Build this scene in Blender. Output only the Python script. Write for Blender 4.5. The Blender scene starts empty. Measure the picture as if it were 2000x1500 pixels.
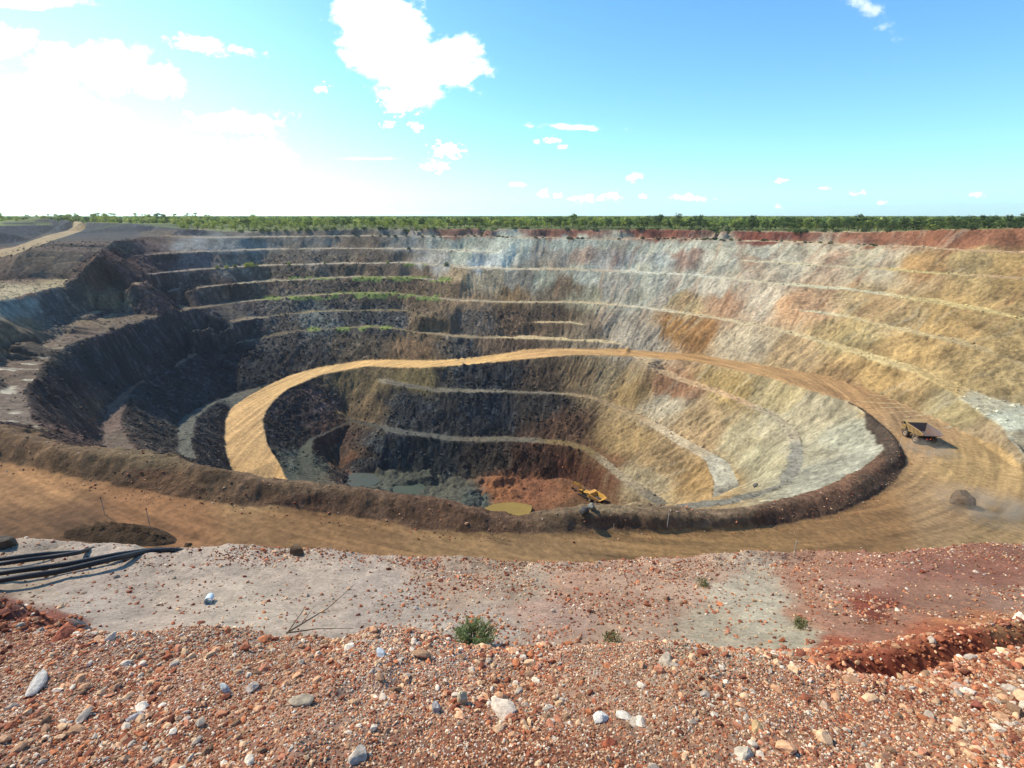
import bpy, math, random
import numpy as np
from mathutils import Vector
from mathutils.geometry import delaunay_2d_cdt
C = bpy.context.scene.collection
R = math.radians
# ------------------------------------------------------------------ camera
PITCH = R(18.21)
CAMZ = 8.0
cam_d = bpy.data.cameras.new('camera'); cam = bpy.data.objects.new('camera', cam_d); C.objects.link(cam)
cam.location = (0, 0, CAMZ); cam.rotation_euler = (R(90)-PITCH, 0, 0)
cam_d.sensor_width = 36; cam_d.lens = 18; cam_d.clip_start = .05; cam_d.clip_end = 20000
bpy.context.scene.camera = cam
# ------------------------------------------------------------------ light
SUN_AZ, SUN_EL = R(-62), R(44)          # azimuth from +Y, negative = to the left
sun_d = bpy.data.lights.new('sun', 'SUN'); sun = bpy.data.objects.new('sun', sun_d); C.objects.link(sun)
sun_d.energy = 4.6; sun_d.angle = R(.5); sun_d.color = (1, .9, .73)
SD = Vector((math.sin(SUN_AZ)*math.cos(SUN_EL), math.cos(SUN_AZ)*math.cos(SUN_EL), math.sin(SUN_EL)))
sun.rotation_euler = SD.to_track_quat('Z', 'Y').to_euler()
sc = bpy.context.scene
sc.view_settings.view_transform = 'Standard'; sc.view_settings.look = 'None'
sc.view_settings.exposure = 0.34; sc.view_settings.gamma = 1

def srgb(h):
    if isinstance(h, str): h = [int(h[i:i+2], 16) for i in (0, 2, 4)]
    c = np.array(h, float)/255
    return np.where(c <= .04045, c/12.92, ((c+.055)/1.055)**2.4)
CP, SP = math.cos(PITCH), math.sin(PITCH)

def build_world():
    w = bpy.data.worlds.new('World'); sc.world = w; w.use_nodes = True
    nt = w.node_tree; N = nt.nodes; L = nt.links; N.clear()
    out = N.new('ShaderNodeOutputWorld'); bg = N.new('ShaderNodeBackground'); L.new(bg.outputs[0], out.inputs[0])
    bg.inputs[1].default_value = .09
    sky = N.new('ShaderNodeTexSky'); sky.sky_type = 'NISHITA'; sky.sun_disc = False
    sky.sun_elevation = SUN_EL; sky.sun_rotation = SUN_AZ; sky.air_density = 1.0; sky.dust_density = .3; sky.ozone_density = 1.6
    def val(x):
        return x
    def m(op, a, b=None, c=None, clamp=False):
        n = N.new('ShaderNodeMath'); n.operation = op; n.use_clamp = clamp
        for i, v in enumerate((a, b, c)):
            if v is None: continue
            if isinstance(v, (int, float)): n.inputs[i].default_value = v
            else: L.new(v, n.inputs[i])
        return n.outputs[0]
    tc = N.new('ShaderNodeTexCoord'); sep = N.new('ShaderNodeSeparateXYZ'); L.new(tc.outputs['Generated'], sep.inputs[0])
    x, y, z = sep.outputs
    ys = m('MAXIMUM', y, .05)
    X = m('DIVIDE', x, ys); Z = m('DIVIDE', z, ys)
    comb = N.new('ShaderNodeCombineXYZ'); L.new(X, comb.inputs[0]); L.new(m('MULTIPLY', Z, 1.5), comb.inputs[1])
    def noise(scale, det, rough, off=0):
        mp = N.new('ShaderNodeMapping'); mp.inputs[1].default_value = (off, off, 0); L.new(comb.outputs[0], mp.inputs[0])
        n = N.new('ShaderNodeTexNoise'); n.inputs['Scale'].default_value = scale; n.inputs['Detail'].default_value = det
        n.inputs['Roughness'].default_value = rough; L.new(mp.outputs[0], n.inputs['Vector']); return n
    n1 = noise(7, 7, .62).outputs[0]; n2 = noise(22, 6, .65, 4).outputs[0]
    n3 = noise(80, 5, .65, 9).outputs[0]
    nzs = m('ADD', m('MULTIPLY', m('SUBTRACT', n3, .5), 6.0), m('MULTIPLY', m('SUBTRACT', n2, .5), 2.0))
    nz = m('ADD', m('MULTIPLY', m('SUBTRACT', n1, .5), 2.8), m('MULTIPLY', m('SUBTRACT', n2, .5), 3.6))
    def blob(px, py, rx, ry, soft=.0, k=1.0, rot=0, dens=1):
        u, v = (px-1000)/1000, (py-750)/1000
        f = CP - v*SP
        cx, cz = u/f, -(v*CP+SP)/f
        sx, sz = rx/1000/f, ry/1000/(f*f)
        dx = m('SUBTRACT', X, cx); dz = m('SUBTRACT', Z, cz)
        if rot:
            c, s = math.cos(rot), math.sin(rot)
            dx, dz = m('ADD', m('MULTIPLY', dx, c), m('MULTIPLY', dz, s)), m('SUBTRACT', m('MULTIPLY', dz, c), m('MULTIPLY', dx, s))
        dx = m('DIVIDE', dx, sx); dz = m('DIVIDE', dz, sz)
        d = m('SQRT', m('ADD', m('MULTIPLY', dx, dx), m('MULTIPLY', dz, dz)))
        e = m('ADD', m('SUBTRACT', 1, d), m('MULTIPLY', nzs if rx < 45 else nz, k))
        mr = N.new('ShaderNodeMapRange'); mr.interpolation_type = 'SMOOTHSTEP'; L.new(e, mr.inputs[0])
        mr.inputs[1].default_value = -.06-soft; mr.inputs[2].default_value = .42+soft*1.5; mr.inputs[4].default_value = dens
        return mr.outputs[0]
    B = [(745, 70, 100, 100, .02, .55), (800, 150, 75, 75, .02, .5, 0), (880, 120, 85, 60, .05, .6, 0), (700, 20, 60, 70, .02, .4), (740, 110, 70, 55, .02, .4, 0), (785,195,40,30,.02,.5,0),
         (215, 135, 95, 62, .02, .5, 0), (300, 155, 60, 36, .05, .6), (110, 130, 70, 60, .1, .8), (60, 230, 170, 90, .05, .6), (410, 90, 75, 18, .1, 1.0, -.15), (445, 238, 105, 24, .05, .6),
         (150, 260, 110, 60, .2, .8), (20, 80, 60, 30, .2, .9), (60, 5, 120, 14, .1, .6), (870, 295, 32, 15, .05, .7), (850, 325, 26, 10, .1, .7), (628, 172, 13, 8, .1, .8), (760, 243, 16, 6, .1, 1), (812, 247, 12, 9, .1, .8),
         (520, 300, 60, 26, .3, 1, 0, .6), (420, 290, 40, 18, .3, 1, 0, .6), (1125, 248, 72, 6.5, .15, .9, -.04, .9), (1082, 275, 14, 6, .1, 1, 0, .8), (1100, 287, 9, 5, .1, 1, 0, .8), (1048, 278, 6, 5, .1, 1, 0, .8), (1240, 346, 20, 8, .1, .8, 0, .95),
         (1010, 360, 17, 4, .1, .8, 0, .9), (1185, 384, 26, 8, .1, .9, 0, .9), (1145, 387, 24, 7, .1, .9, 0, .8), (1062, 379, 11, 8, .1, .9, 0, .8), (1090, 382, 11, 5, .1, .9, 0, .8), (1345, 386, 34, 6, .2, 1, -.1, .7), (1255, 383, 9, 4, .1, .9, 0, .8),
         (1525, 353, 12, 4, .1, .8, 0, .6), (1610, 368, 10, 4, .1, .9, 0, .5), (1675, 378, 14, 4, .1, .9, 0, .6), (1520, 405, 14, 5, .1, .9, -.3, .7), (1720, 396, 11, 5, .1, .9, 0, .8), (1910, 381, 11, 4, .1, .9, 0, .6), (1690, 10, 55, 16, .4, 1.4, -.5, .45), (720, 310, 60, 3, .2, .8, 0, .4)]
    tot = None
    for b in B:
        o = blob(*b); tot = o if tot is None else m('MAXIMUM', tot, o)
    tot = m('MULTIPLY', tot, m('GREATER_THAN', y, .06))
    # forward scattering of the air round the sun, low over the horizon
    sdir = Vector((math.sin(R(-44))*math.cos(R(9)), math.cos(R(-44))*math.cos(R(9)), math.sin(R(9))))
    dp = N.new('ShaderNodeVectorMath'); dp.operation = 'DOT_PRODUCT'; L.new(tc.outputs['Generated'], dp.inputs[0]); dp.inputs[1].default_value = sdir
    g = m('POWER', m('MAXIMUM', dp.outputs['Value'], 0), 10)
    low = m('POWER', m('SUBTRACT', 1, m('ABSOLUTE', z), clamp=True), 5)
    g = m('MULTIPLY', g, m('ADD', .25, m('MULTIPLY', low, .9)))
    low2 = m('POWER', m('SUBTRACT', 1, m('ABSOLUTE', z), clamp=True), 7)
    g = m('ADD', g, m('MULTIPLY', low2, m('ADD', .42, m('MULTIPLY', m('MULTIPLY', x, -1), .14))))
    gl = N.new('ShaderNodeMix'); gl.data_type = 'RGBA'; gl.blend_type = 'ADD'; gl.inputs['Factor'].default_value = 1
    hs = N.new('ShaderNodeHueSaturation'); hs.inputs['Saturation'].default_value = 1.0; hs.inputs['Value'].default_value = 1.0; hs.inputs['Hue'].default_value = .5
    tn_ = N.new('ShaderNodeMix'); tn_.data_type = 'RGBA'; tn_.blend_type = 'MULTIPLY'; tn_.inputs[0].default_value = 1; tn_.inputs[7].default_value = (.86, 1.55, 2.05, 1)
    L.new(sky.outputs[0], hs.inputs['Color']); L.new(hs.outputs[0], tn_.inputs[6]); L.new(tn_.outputs[2], gl.inputs[6])
    gc = N.new('ShaderNodeMix'); gc.data_type = 'RGBA'; gc.inputs[6].default_value = (0, 0, 0, 1); gc.inputs[7].default_value = (5.6, 6.2, 6.3, 1); L.new(g, gc.inputs[0]); gc.clamp_factor = False
    L.new(gc.outputs[2], gl.inputs[7])
    cl = N.new('ShaderNodeMix'); cl.data_type = 'RGBA'; L.new(tot, cl.inputs[0]); L.new(gl.outputs[2], cl.inputs[6]); cl.inputs[7].default_value = (16, 15.8, 15.6, 1)
    L.new(cl.outputs[2], bg.inputs[0])
build_world()

# ------------------------------------------------------------------ numpy helpers
f32 = np.float32
def _h(ix, iy, s):
    h = (ix.astype(np.int64)*374761393 + iy.astype(np.int64)*668265263 + s*974634777) & 0xffffffff
    h = ((h ^ (h >> 13))*1274126177) & 0xffffffff
    return ((h ^ (h >> 16)) & 0xffff).astype(f32)/65535
def vn(x, y, s=0):
    x0 = np.floor(x); y0 = np.floor(y); fx = (x-x0).astype(f32); fy = (y-y0).astype(f32)
    fx = fx*fx*fx*(fx*(fx*6-15)+10); fy = fy*fy*fy*(fy*(fy*6-15)+10)
    a = _h(x0, y0, s); b = _h(x0+1, y0, s); c = _h(x0, y0+1, s); d = _h(x0+1, y0+1, s)
    return (a+(b-a)*fx)+((c+(d-c)*fx)-(a+(b-a)*fx))*fy
def fbm(x, y, s=0, o=4, g=.5):
    t = 0; a = 1.; n = 0
    for i in range(o):
        t = t + a*(vn(x, y, s+i*17)-.5); n += a; a *= g
        x, y = x*1.93*.9+y*1.93*.43, y*1.93*.9-x*1.93*.43
    return t/n*2
def ss(a, b, x):
    t = np.clip((x-a)/(b-a), 0, 1); return t*t*(3-2*t)
def blur(a, n=1):
    for _ in range(n):
        for ax in (0, 1):
            a = (np.roll(a, 1, ax)+2*a+np.roll(a, -1, ax))/4
    return a
PC = np.array([0., 165.])

# ------------------------------------------------------------------ from a sight line to a place
def unp(px, py, D):
    """place seen at pixel (2000x1500 frame) lying D below the camera (D<0: -D metres ahead)"""
    u, v = (px-1000)/1000, (py-750)/1000
    up = -(v*CP+SP); f = CP-v*SP
    t = (-D/f) if D < 0 else D/(-up)
    return (u*t, f*t, CAMZ+up*t)
def proj(x, y, z):
    dz = z-CAMZ
    dep = np.maximum(y*CP-dz*SP, .01)
    return 1000+1000*x/dep, 750-1000*(dz*CP+y*SP)/dep
def crom(P, step):
    P = [np.array(p, float) for p in P]
    if len(P) < 3:
        Q = P
        n = max(1, int(np.linalg.norm(P[1]-P[0])/step)); return [P[0]+(P[1]-P[0])*k/n for k in range(n+1)]
    E = [2*P[0]-P[1]]+P+[2*P[-1]-P[-2]]
    out = []
    for i in range(1, len(E)-2):
        a, b, c, d = E[i-1:i+3]
        n = max(1, int(np.linalg.norm(c[:2]-b[:2])/step))
        for k in range(n):
            t = k/n
            out.append(.5*((2*b)+(-a+c)*t+(2*a-5*b+4*c-d)*t*t+(-a+3*b-3*c+d)*t**3)*.5+.5*(b+(c-b)*t))
    out.append(P[-1]); return out
def parse(s):
    return [tuple(float(v) for v in w.split(',')) for w in s.split()]
def ss(a, b, x):
    t = np.clip((x-a)/(b-a), 0, 1); return t*t*(3-2*t)
PTS = []
# crests and toes traced on the photograph: px, py, depth below the camera
TR = {
'rim': '-160,425,-560 60,424,-470 180,434,-330 260,436,-318 367,447,-297 430,450,-300 490,452,-304 700,447.5,-305 1000,447,-291 1175,448.5,-280 1300,448,-268 1510,452.5,-240 1615,454,-226 1720,452,-212 1860,447,-192 2000,444,-179 2200,436,-160 2500,430,-140',
'b1': '217,472,11.5 256,466,10.6 297,458,9.5 330,461,10.2 367,462.5,10.8 420,464,11.2 525,463,11.2 700,461,10.8 965,463,10.9 1175,467,10.8 1300,466.5,10.8 1510,472,10.8 1685,479,11 1825,486,11 2000,494.5,11.5 2250,508,12 2600,525,12',
'b2': '210,503,18.5 350,494,18 525,487,17.6 700,486,17.6 825,487,17.7 930,492,17.9 982,493.5,18.1',
'b2r': '1420,507,18.2 1510,514,19 1685,524,19 1825,534,19 2000,545,19 2250,562,19 2600,580,19',
'b3': '200,559,27.1 240,557,27.5 270,556,27.6 290,538,25.6 332,533,26 402,526,25.5 525,519,25 700,515,24.7 790,514,25 860,519,25.6 916,524,26 1000,526,26.5 1140,528,26.5 1245,533,26.2 1350,538,26 1457,550,27 1650,566,27.2 1720,575,28.5 1895,603,29 2000,624,29 2250,665,30 2600,705,30',
'b4': '297,574,34 385,563,33 525,550,32 700,542,31.7 755,542,31.9 825,545,32.3 895,554,33',
'b4r': '1541,603,34 1640,619,35.5 1737,638,37 1895,680,38.5 2000,715,39.5 2250,790,41 2600,850,42',
'b5n': '350,606.5,40 455,588,40 650,572,39.6 755,570.5,39.6 825,577.5,39.8 895,584.5,40.3 1000,588.5,40.4 1140,589,40 1245,597.5,40.4 1350,611,40.8 1545,646,41.6 1720,696,45 1807,720,46.5 1912,771,47.8 2000,792,48.8 2300,850,50',
'b5': '157,876,34.2 87,830,35.4 60,792,36.2 54,767,36.7 70,743,37 105,697,37.5 150,669,38 210,652,38.6 280,627,39.5 350,610,40.5 455,591,40 650,575,39.6 755,573,39.6 825,580,39.8 895,587,40.3 1000,591,40.5 1140,592,40.1 1245,601,40.5 1350,615,41 1545,652,41.8 1720,708,45.6 1807,736,47 1912,802,48.5 2000,886,49.5',
'b6': '375,645,47 420,636,47 525,619,47 650,608,47 790,608,47.2 825,617,47.7 874,622,48',
'b6r': '982,633,49 1040,631,48.7 1105,631,48.5 1175,638,49',
'b7': '332,725,56 380,695,55.4 420,676,55 490,666,54.5 595,647,54 700,641,54 755,641,54 895,659,55.6 1000,661,55.6 1140,666,55.6 1192,671,55.2 1225,676,55',
'ro': '2000,921,51.6 1930,872,51.4 1860,834,51.2 1790,802,51.2 1720,771,51.5 1615,736,52 1510,717,53 1405,701,54.2 1350,692,55 1300,689,56 1210,683,57 1105,682,58.5 1035,683,59.6 965,694,62.3 860,704,65.6 720,704,67.8 630,717,70 560,736,72 490,771,74.2 448,802,76 439,837,78 441,883,80.5 455,925,83 475,960,85',
'ri': '1770,910,50.8 1772,897,50.9 1748,855,51.1 1713,820,51.3 1667,788,51.5 1597,764,52.2 1510,738,53.2 1405,715,54.4 1350,703,55.2 1300,701,56.2 1245,696,57 1140,692,58.4 1070,696,59.3 1000,703,61.8 930,710,64.2 825,717,66.8 720,715,68.2 700,717,68.8 630,731,70.3 560,760,72.3 525,792,74.6 513,820,76.2 521,865,79.2 545,905,82 560,938,84 590,970,86',
'c0t': '1300,722,60 1342,741,62.6 1430,769,63.6 1517,806,64.2 1564,850,63.5 1568,897,62.6 1560,928,62 1525,952,61 1450,980,59.5 1370,992,58.5 1290,1002,58.5',
'c0': '1264,717,60 1327,745,63 1415,773,64 1502,815,65 1537,850,65 1534,910,64 1513,945,63 1480,957,62 1430,966,61.5 1370,975,61 1300,986,60.5 1230,1000,61',
'c1t': '735,739,72 755,741,74 860,758,77 1000,762,77.6 1105,766,77 1160,774,76.7 1215,793,76.7 1290,827,76.6 1325,850,76.6 1415,896,76.5 1436,924,76.4 1450,962,76.3',
'c1': '737,748,72 755,750,74 860,766,77 1000,767,78 1105,771,77.5 1157,780,77 1210,802,77 1280,837,77 1310,861,77 1373,896,77 1390,938,77 1390,975,77',
'c2t': '680,812,88 760,833,90.3 895,852,92.8 1000,852,93.2 1095,860,93 1150,873,93 1190,900,93.7 1228,932,94.6 1285,965,95.6 1310,985,95.6',
'c2': '682,822,88 755,844,90.5 895,862,93 1000,862,93.5 1087,869,93.4 1140,883,93.4 1170,906,94 1205,938,95 1257,973,96 1285,990,96',
'fl': '640,905,103 700,925,105 770,922,106 850,930,106.5 925,935,106.6 940,955,107 1000,940,107 1100,938,106.6 1140,948,106.3 1180,965,106.3 1200,992,107 1255,1020,108',
}
TR = {k: parse(v) for k, v in TR.items()}
# which leading vertices of a line are solved, bench width behind it, and whether the step down to it is flat
ORD = [('b1', 99, 3, 0), ('b2', 99, 3, 0), ('b2r', 99, 3.6, 0), ('b3', 99, 4.2, 0), ('b4', 99, 3.2, 0), ('b4r', 99, 3.8, 0), ('b5n', 99, 0, 0), ('b5', 99, 0, 1), ('b6', 99, 2.6, 0), ('b6r', 99, 2, 0), ('b7', 99, 3.4, 0),
       ('ro', 18, 0, 0), ('ri', 18, 0, 1), ('c0t', 5, 0, 0), ('c0', 5, 0, 1), ('c1t', 10, 0, 0), ('c1', 11, 0, 1), ('c2t', 9, 0, 0), ('c2', 9, 0, 1), ('fl', 11, 0, 0)]
XM0, XM1, BAT = 440, 2000, 1.06
def Rr(y):
    return math.tan(math.atan((y-750)/1000)+PITCH)
def march():
    xs = np.arange(XM0, XM1+1, 8.); sol = {n: np.full(len(xs), np.nan) for n, *_ in ORD}
    rimp = TR['rim']
    for i, x in enumerate(xs):
        ry = np.interp(x, [p[0] for p in rimp], [p[1] for p in rimp]); rho = np.interp(x, [p[0] for p in rimp], [-p[2] for p in rimp])
        D = rho*Rr(ry); cand = []
        for n, k, w, flat in ORD:
            P_ = TR[n][(9 if n == 'b5' else 0):k]
            X = [p[0] for p in P_]; Y = [p[1] for p in P_]
            if min(X) <= x <= max(X):
                if X[0] > X[-1]: X, Y = X[::-1], Y[::-1]
                cand.append((np.interp(x, X, Y), n, w, flat))
        cand.sort()
        for yy, n, w, flat in cand:
            Ry = Rr(yy)
            if flat: rho2 = D/Ry; D2 = D
            else:
                u = (x-1000)/1000; ray = np.array([u*(CP+Ry*SP), 1.]); p = ray*rho; rd = p-np.array([0, 165.]); rd = rd/np.linalg.norm(rd)
                k = max(.75, float(ray@rd)); m = BAT*k
                rho2 = (D+m*(rho-w/k))/(Ry+m); D2 = rho2*Ry
            if D2 > D or flat: rho, D = rho2, D2
            sol[n][i] = D2
    for n in sol:
        v = sol[n]; ok = ~np.isnan(v)
        if ok.sum() > 3:
            idx = np.where(ok)[0]; z = v[idx]; kk = min(9, len(z)//2*2-1)
            zz = np.pad(z, kk//2, 'reflect', reflect_type='odd'); sol[n][idx] = np.convolve(zz, np.ones(kk)/kk, 'valid')
    dl = {}
    for n, k, w, flat in ORD:
        v = sol[n]; idx = np.where(~np.isnan(v))[0]
        out = []; last = None
        P_ = TR[n]
        man = [p for p in P_]
        def solved(p): return np.interp(p[0], xs[idx], v[idx])
        inside = [(9 if n == 'b5' else 0) <= j < k and XM0 <= p[0] <= XM1 for j, p in enumerate(P_)]
        ds = [solved(p)-p[2] if f else (0. if n == 'b5' and p[0] < 330 else None) for p, f in zip(P_, inside)]
        for j, p in enumerate(P_):
            if ds[j] is None:
                c = [(abs(j-q), ds[q]) for q in range(len(P_)) if ds[q] is not None]; d = min(c)[1]
            else: d = ds[j]
            out.append((p[0], p[1], p[2]+d))
        TR[n] = out; dl[n] = [d for d in ds if d is not None]
    return dl
DL = march()
for n, x0, d0, x1, d1_ in (('c1', 1190, 70.5, 1400, 73.5), ('c1t', 1190, 70.4, 1450, 73.3), ('c2', 1140, 83.2, 1285, 86.5), ('c2t', 1150, 83, 1310, 86.3)):
    TR[n] = [(p[0], p[1], float(np.interp(p[0], [x0, x1], [d0, d1_])) if p[0] > x0 else p[2]) for p in TR[n]]
_fx = {(630, 731): 66.5, (560, 760): 69.3, (525, 792): 71.8, (513, 820): 74, (521, 865): 77, (545, 905): 79.2, (560, 938): 81.2, (590, 970): 82.9}
TR['ri'] = [(p[0], p[1], _fx.get((p[0], p[1]), p[2])) for p in TR['ri']]
TR['fl'] = [(p[0], p[1], 93.5) for p in TR['fl']]
dR = DL['ri'][0]; dF = 93.5-106.4; dO = DL['b5'][0]; dB7 = DL['b7'][0]; dLo = DL['ro'][-1]; dC0 = DL['c0'][-1]
print('deltas', dR, dF, dO, dB7, dLo, dC0)
def line(s, w=0, step=2.2, raw=False, up=.25, sh=0):
    """a crest traced as px,py,D; w = width of the bench behind it (its toe is set out by w)"""
    P = parse(s) if isinstance(s, str) else s
    P = [(*p[:2], p[2]+(sh(p) if callable(sh) else sh)) for p in P]
    Q = [np.array(p) if raw else np.array(unp(*p)) for p in P]
    if raw: Q = [np.array((q[0], q[1], CAMZ-q[2])) for q in Q]
    Q = crom(Q, step)
    PTS.extend(Q)
    if w:
        dd = np.r_[0, np.cumsum([np.linalg.norm(b_[:2]-a_[:2]) for a_, b_ in zip(Q, Q[1:])])]
        for i_, q in enumerate(Q):
            d = q[:2]-PC; d /= np.linalg.norm(d)
            tp = min(1, (dd[i_]+1)/14, (dd[-1]-dd[i_]+1)/14)*(1+.35*math.sin(dd[i_]/6.1+w*9)+.25*math.sin(dd[i_]/2.3+w*5))
            PTS.append(np.array((*(q[:2]+d*w*tp), q[2]+up*tp)))
    return Q
# --- rim and benches of the far wall
rim = line(TR['rim'])
b1 = line(TR['b1'], 4.5)
b2 = line(TR['b2'], 4.5)
b2r = line(TR['b2r'], 4)
b3 = line(TR['b3'], 4.8)
b4 = line(TR['b4'], 5.5)
b4r = line(TR['b4r'], 3.5)
b5 = line(TR['b5'])
for q in b5:
    pass
b5n = line(TR['b5n'])
b5t = line('-150,760,34 0,711,36.2 35,690,36.7 105,659,37.1 157,634,37.7 210,617,38.2 250,607,38.9 301,598,39.9 380,593,41')
b4t = line('-150,720,30 0,680,32.8 60,660,34.5 115,641,35.3 196,610,36.8 250,602,38.1 297,597,39.4')
b6 = line(TR['b6'], 4)
b6r = line(TR['b6r'], 2.5)
b7 = line(TR['b7'], 4.5)
d1 = line('332,725,56 297,736,56 262,764,55.5 245,792,55 238,820,54 252,855,53 273,890,51 300,925,49', sh=dB7)
d1t = line('322,722,55.4 270,742,55.2 235,765,54.6 205,790,54 194,820,53.4 192,872,51.6 200,910,49.5', sh=dB7)
d2 = line('455,770,72.5 409,795,70.5 385,820,69 378,865,67.3 385,904,66 395,940,65', sh=(dB7+dLo)/2)
d2t = line('430,775,71 378,800,69.6 350,823,69 350,872,67.8 343,897,67', sh=(dB7+dLo)/2)
# --- haul road down the pit
ro = line(TR['ro'])
ri = line(TR['ri'])
fro = line('-130,44,24 -90,38,26.5 -60,36,28.7 -30,34,31.3 0,34,34.5 22,34.5,38 42,41,41.5 62,50,44 80,58,46.5 95,68,48.5 105,80,50 109,92,51.2', raw=True, sh=lambda p: dR*float(ss(20, 105, np.array(p[0]))))
frt = line('-250,860,25.5 0,906,28 175,943,29 350,974,30.5 525,995,32 700,1015,33.5 850,1040,35 1025,1046,36.5 1200,1043,38.5 1345,1040,40 1520,1029,42.5 1625,1008,45 1695,980,47.5 1747,945,49.5 1770,910,50.8', step=1.4, sh=lambda p: dR*float(ss(1300, 1770, np.array(p[0]))))
bc = line('-250,780,22 0,838,25 70,857,25.6 157,881,26.2 315,898,27.6 420,922,28.6 500,937,29.4 605,949,30.4 710,960,31.4 815,977,32.6 885,986,33.3 930,996,33.9 955,1008,34.9 1015,1011,35.6 1050,1004,35.6 1095,1001,35.4 1200,1004,36.4 1345,1007,38.1 1450,1005,39.7 1555,981,42.1 1660,946,45.1 1723,911,47.9 1757,886,48.9 1752,862,49.4 1730,838,49.6 1702,815,49.6 1670,794,49.6', step=1.2, sh=lambda p: dR*float(ss(1300, 1770, np.array(p[0]))))
bci = line('-250,770,22.2 0,829,25.3 70,848,25.9 157,873,26.5 315,890,27.9 420,914,28.9 500,929,29.7 605,941,30.7 710,951,31.7 815,967,32.9 885,976,33.6 945,1000,34.9 962,1003,35.4 1020,1005,36.1 1060,996,35.9 1130,988,36 1200,990,36.8 1345,990,38.6 1450,990,40 1555,968,42.6 1650,936,45.5 1708,904,48.3 1743,880,49.2 1738,858,49.8 1718,838,50 1692,818,50', step=1.6, sh=lambda p: dR*float(ss(1300, 1770, np.array(p[0]))))
# --- inner pit
c0 = line(TR['c0'])
c0t = line(TR['c0t'])
c1 = line(TR['c1'])
c1t = line(TR['c1t'])
c2 = line(TR['c2'])
c2t = line(TR['c2t'])
e1 = line('615,857,96.5 610,880,96.6 614,910,96.6 640,930,96.6 665,950,96', sh=dF)
e1t = line('602,860,97 586,880,96.8 588,910,96.6 605,941,96 615,960,95.5', sh=dF)
fl = line(TR['fl'])
flf = line('-70,125,104 -40,122,107.6 0,126,108 22,138,108 28,148,108', raw=True, step=4, sh=dF)
line('640,990,101 700,1010,104', step=3, sh=dF)
hid = line('-78,150,85 -60,130,88 -30,112,90 0,108,92 30,115,94', raw=True, step=4, sh=dLo)
hid2 = line('-70,140,83 -55,124,86 -28,118,90 0,116,92 30,124,93', raw=True, step=4)
for s in ('720,945,107.5 760,940,107', '800,940,105.6 840,937,105.4', '830,955,107.6 870,950,107.6', '855,970,105 900,965,104.4 928,958,104.2', '760,960,105.4 810,966,105', '945,975,107.5 985,1000,108.6 1010,1010,109', '690,950,107.6 730,955,106'):
    line(s, step=2, sh=dF)
# --- ground left of the pit: spoil, upper road, lower road
line('-200,520,18 0,505,17 50,488,13.6 100,470,11.2 175,448,8.6 240,438,7.3')
line('-200,500,17 0,490,16 50,474,12.4 100,457.5,9.8 175,442,8.1 235,437,7.2')
line('-200,560,24.6 0,548,24.4 70,546,24.8 100,546,25 150,546,25.3')
line('-200,600,24 0,578,24 70,564,25 120,557,25.7')
line('-200,612,24 0,587,24 70,573,25.2 98,563,25 135,560,26.4 189,568,29 235,568,30.6 262,580,34')
line('-200,665,27 0,628,28.5 60,640,33 105,634,35 180,606,36.2 240,597,37.3 280,598,38.7')
line('-10,745,36.6 15,740,36.7 20,800,36.1')
line('-120,790,35 -60,830,34 20,845,34.6')
line('-200,488,14 0,478,14.2 60,470,12.5 100,452,10.6 180,438,8.2')
line('-200,450,6 0,441,5.4 90,439,6.4 180,437,7.7')
line('245,437,4.9 300,436,5.2 362,437,6.2')
line('262,452,8.6 340,452,8.8')
line('-200,436,6 0,436,6.4 200,433,6.8 330,434.5,6.6', step=6)
line('150,545,23.8 165,520,19.5 190,495,15.5 215,474,12.5')
# --- plain beyond, and the ground out of the frame
for a in range(-70, 75, 6):
    for rr in (0, 60):
        t = a/70
        base = np.interp(a, [-70, -40, -20, 0, 20, 35, 50, 75], [560, 520, 400, 330, 310, 290, 275, 240])
        PTS.append(np.array((math.sin(R(a))*(base+rr), math.cos(R(a))*(base+rr), CAMZ-7.1)))
line('230,160,4 200,100,3.5 160,55,3 110,25,3 60,2,4 30,-12,3', raw=True, step=6)
line('-170,110,33 -200,150,28', raw=True, step=6)
line('-300,190,12 -240,110,11 -160,60,14 -110,15,8 -60,-10,4 -30,-14,3', raw=True, step=6)
# --- near ground: ledge below and the gravel heap one stands on
NP0 = len(PTS)
ledge = line('-700,1062,-9 -300,1066,-9 0,1062,-9 52,1055,-9 140,1058,-9.1 196,1064,-9 240,1072,-9 350,1072,-9.1 437,1065,-9.2 525,1067,-9.2 570,1080,-9 600,1070,-9.3 640,1076,-9.2 657,1082,-9 745,1085,-9.2 885,1088,-9.2 1025,1097,-9.1 1112,1104,-9 1126,1108,-8.9 1165,1097,-9.2 1222,1095,-9.2 1275,1095,-9.2 1345,1085,-9.4 1397,1081,-9.4 1450,1077,-9.5 1492,1076,-9.5 1502,1088,-9.3 1572,1090,-9.3 1625,1081,-9.5 1667,1074,-9.6 1730,1078,-9.7 1800,1071,-9.8 1900,1064,-10 2000,1058,-10.2 2350,1040,-11 2900,1030,-12', step=.15)
line('-700,1090,-8.2 0,1085,-8.2 350,1093,-8.3 745,1103,-8.5 1126,1122,-8.4 1345,1103,-8.7 1625,1098,-8.8 2000,1075,-9.4 2900,1050,-11', step=.3)
line('-900,1175,-6.2 0,1170,-6.5 500,1173,-6.6 1000,1176,-6.6 1500,1165,-6.8 2000,1150,-7 2900,1120,-8', step=.4)
line('-900,1245,-4.7 0,1262,-4.6 1000,1280,-4.5 1500,1272,-4.6 2000,1250,-4.8 3000,1230,-5', step=.3)
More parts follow.
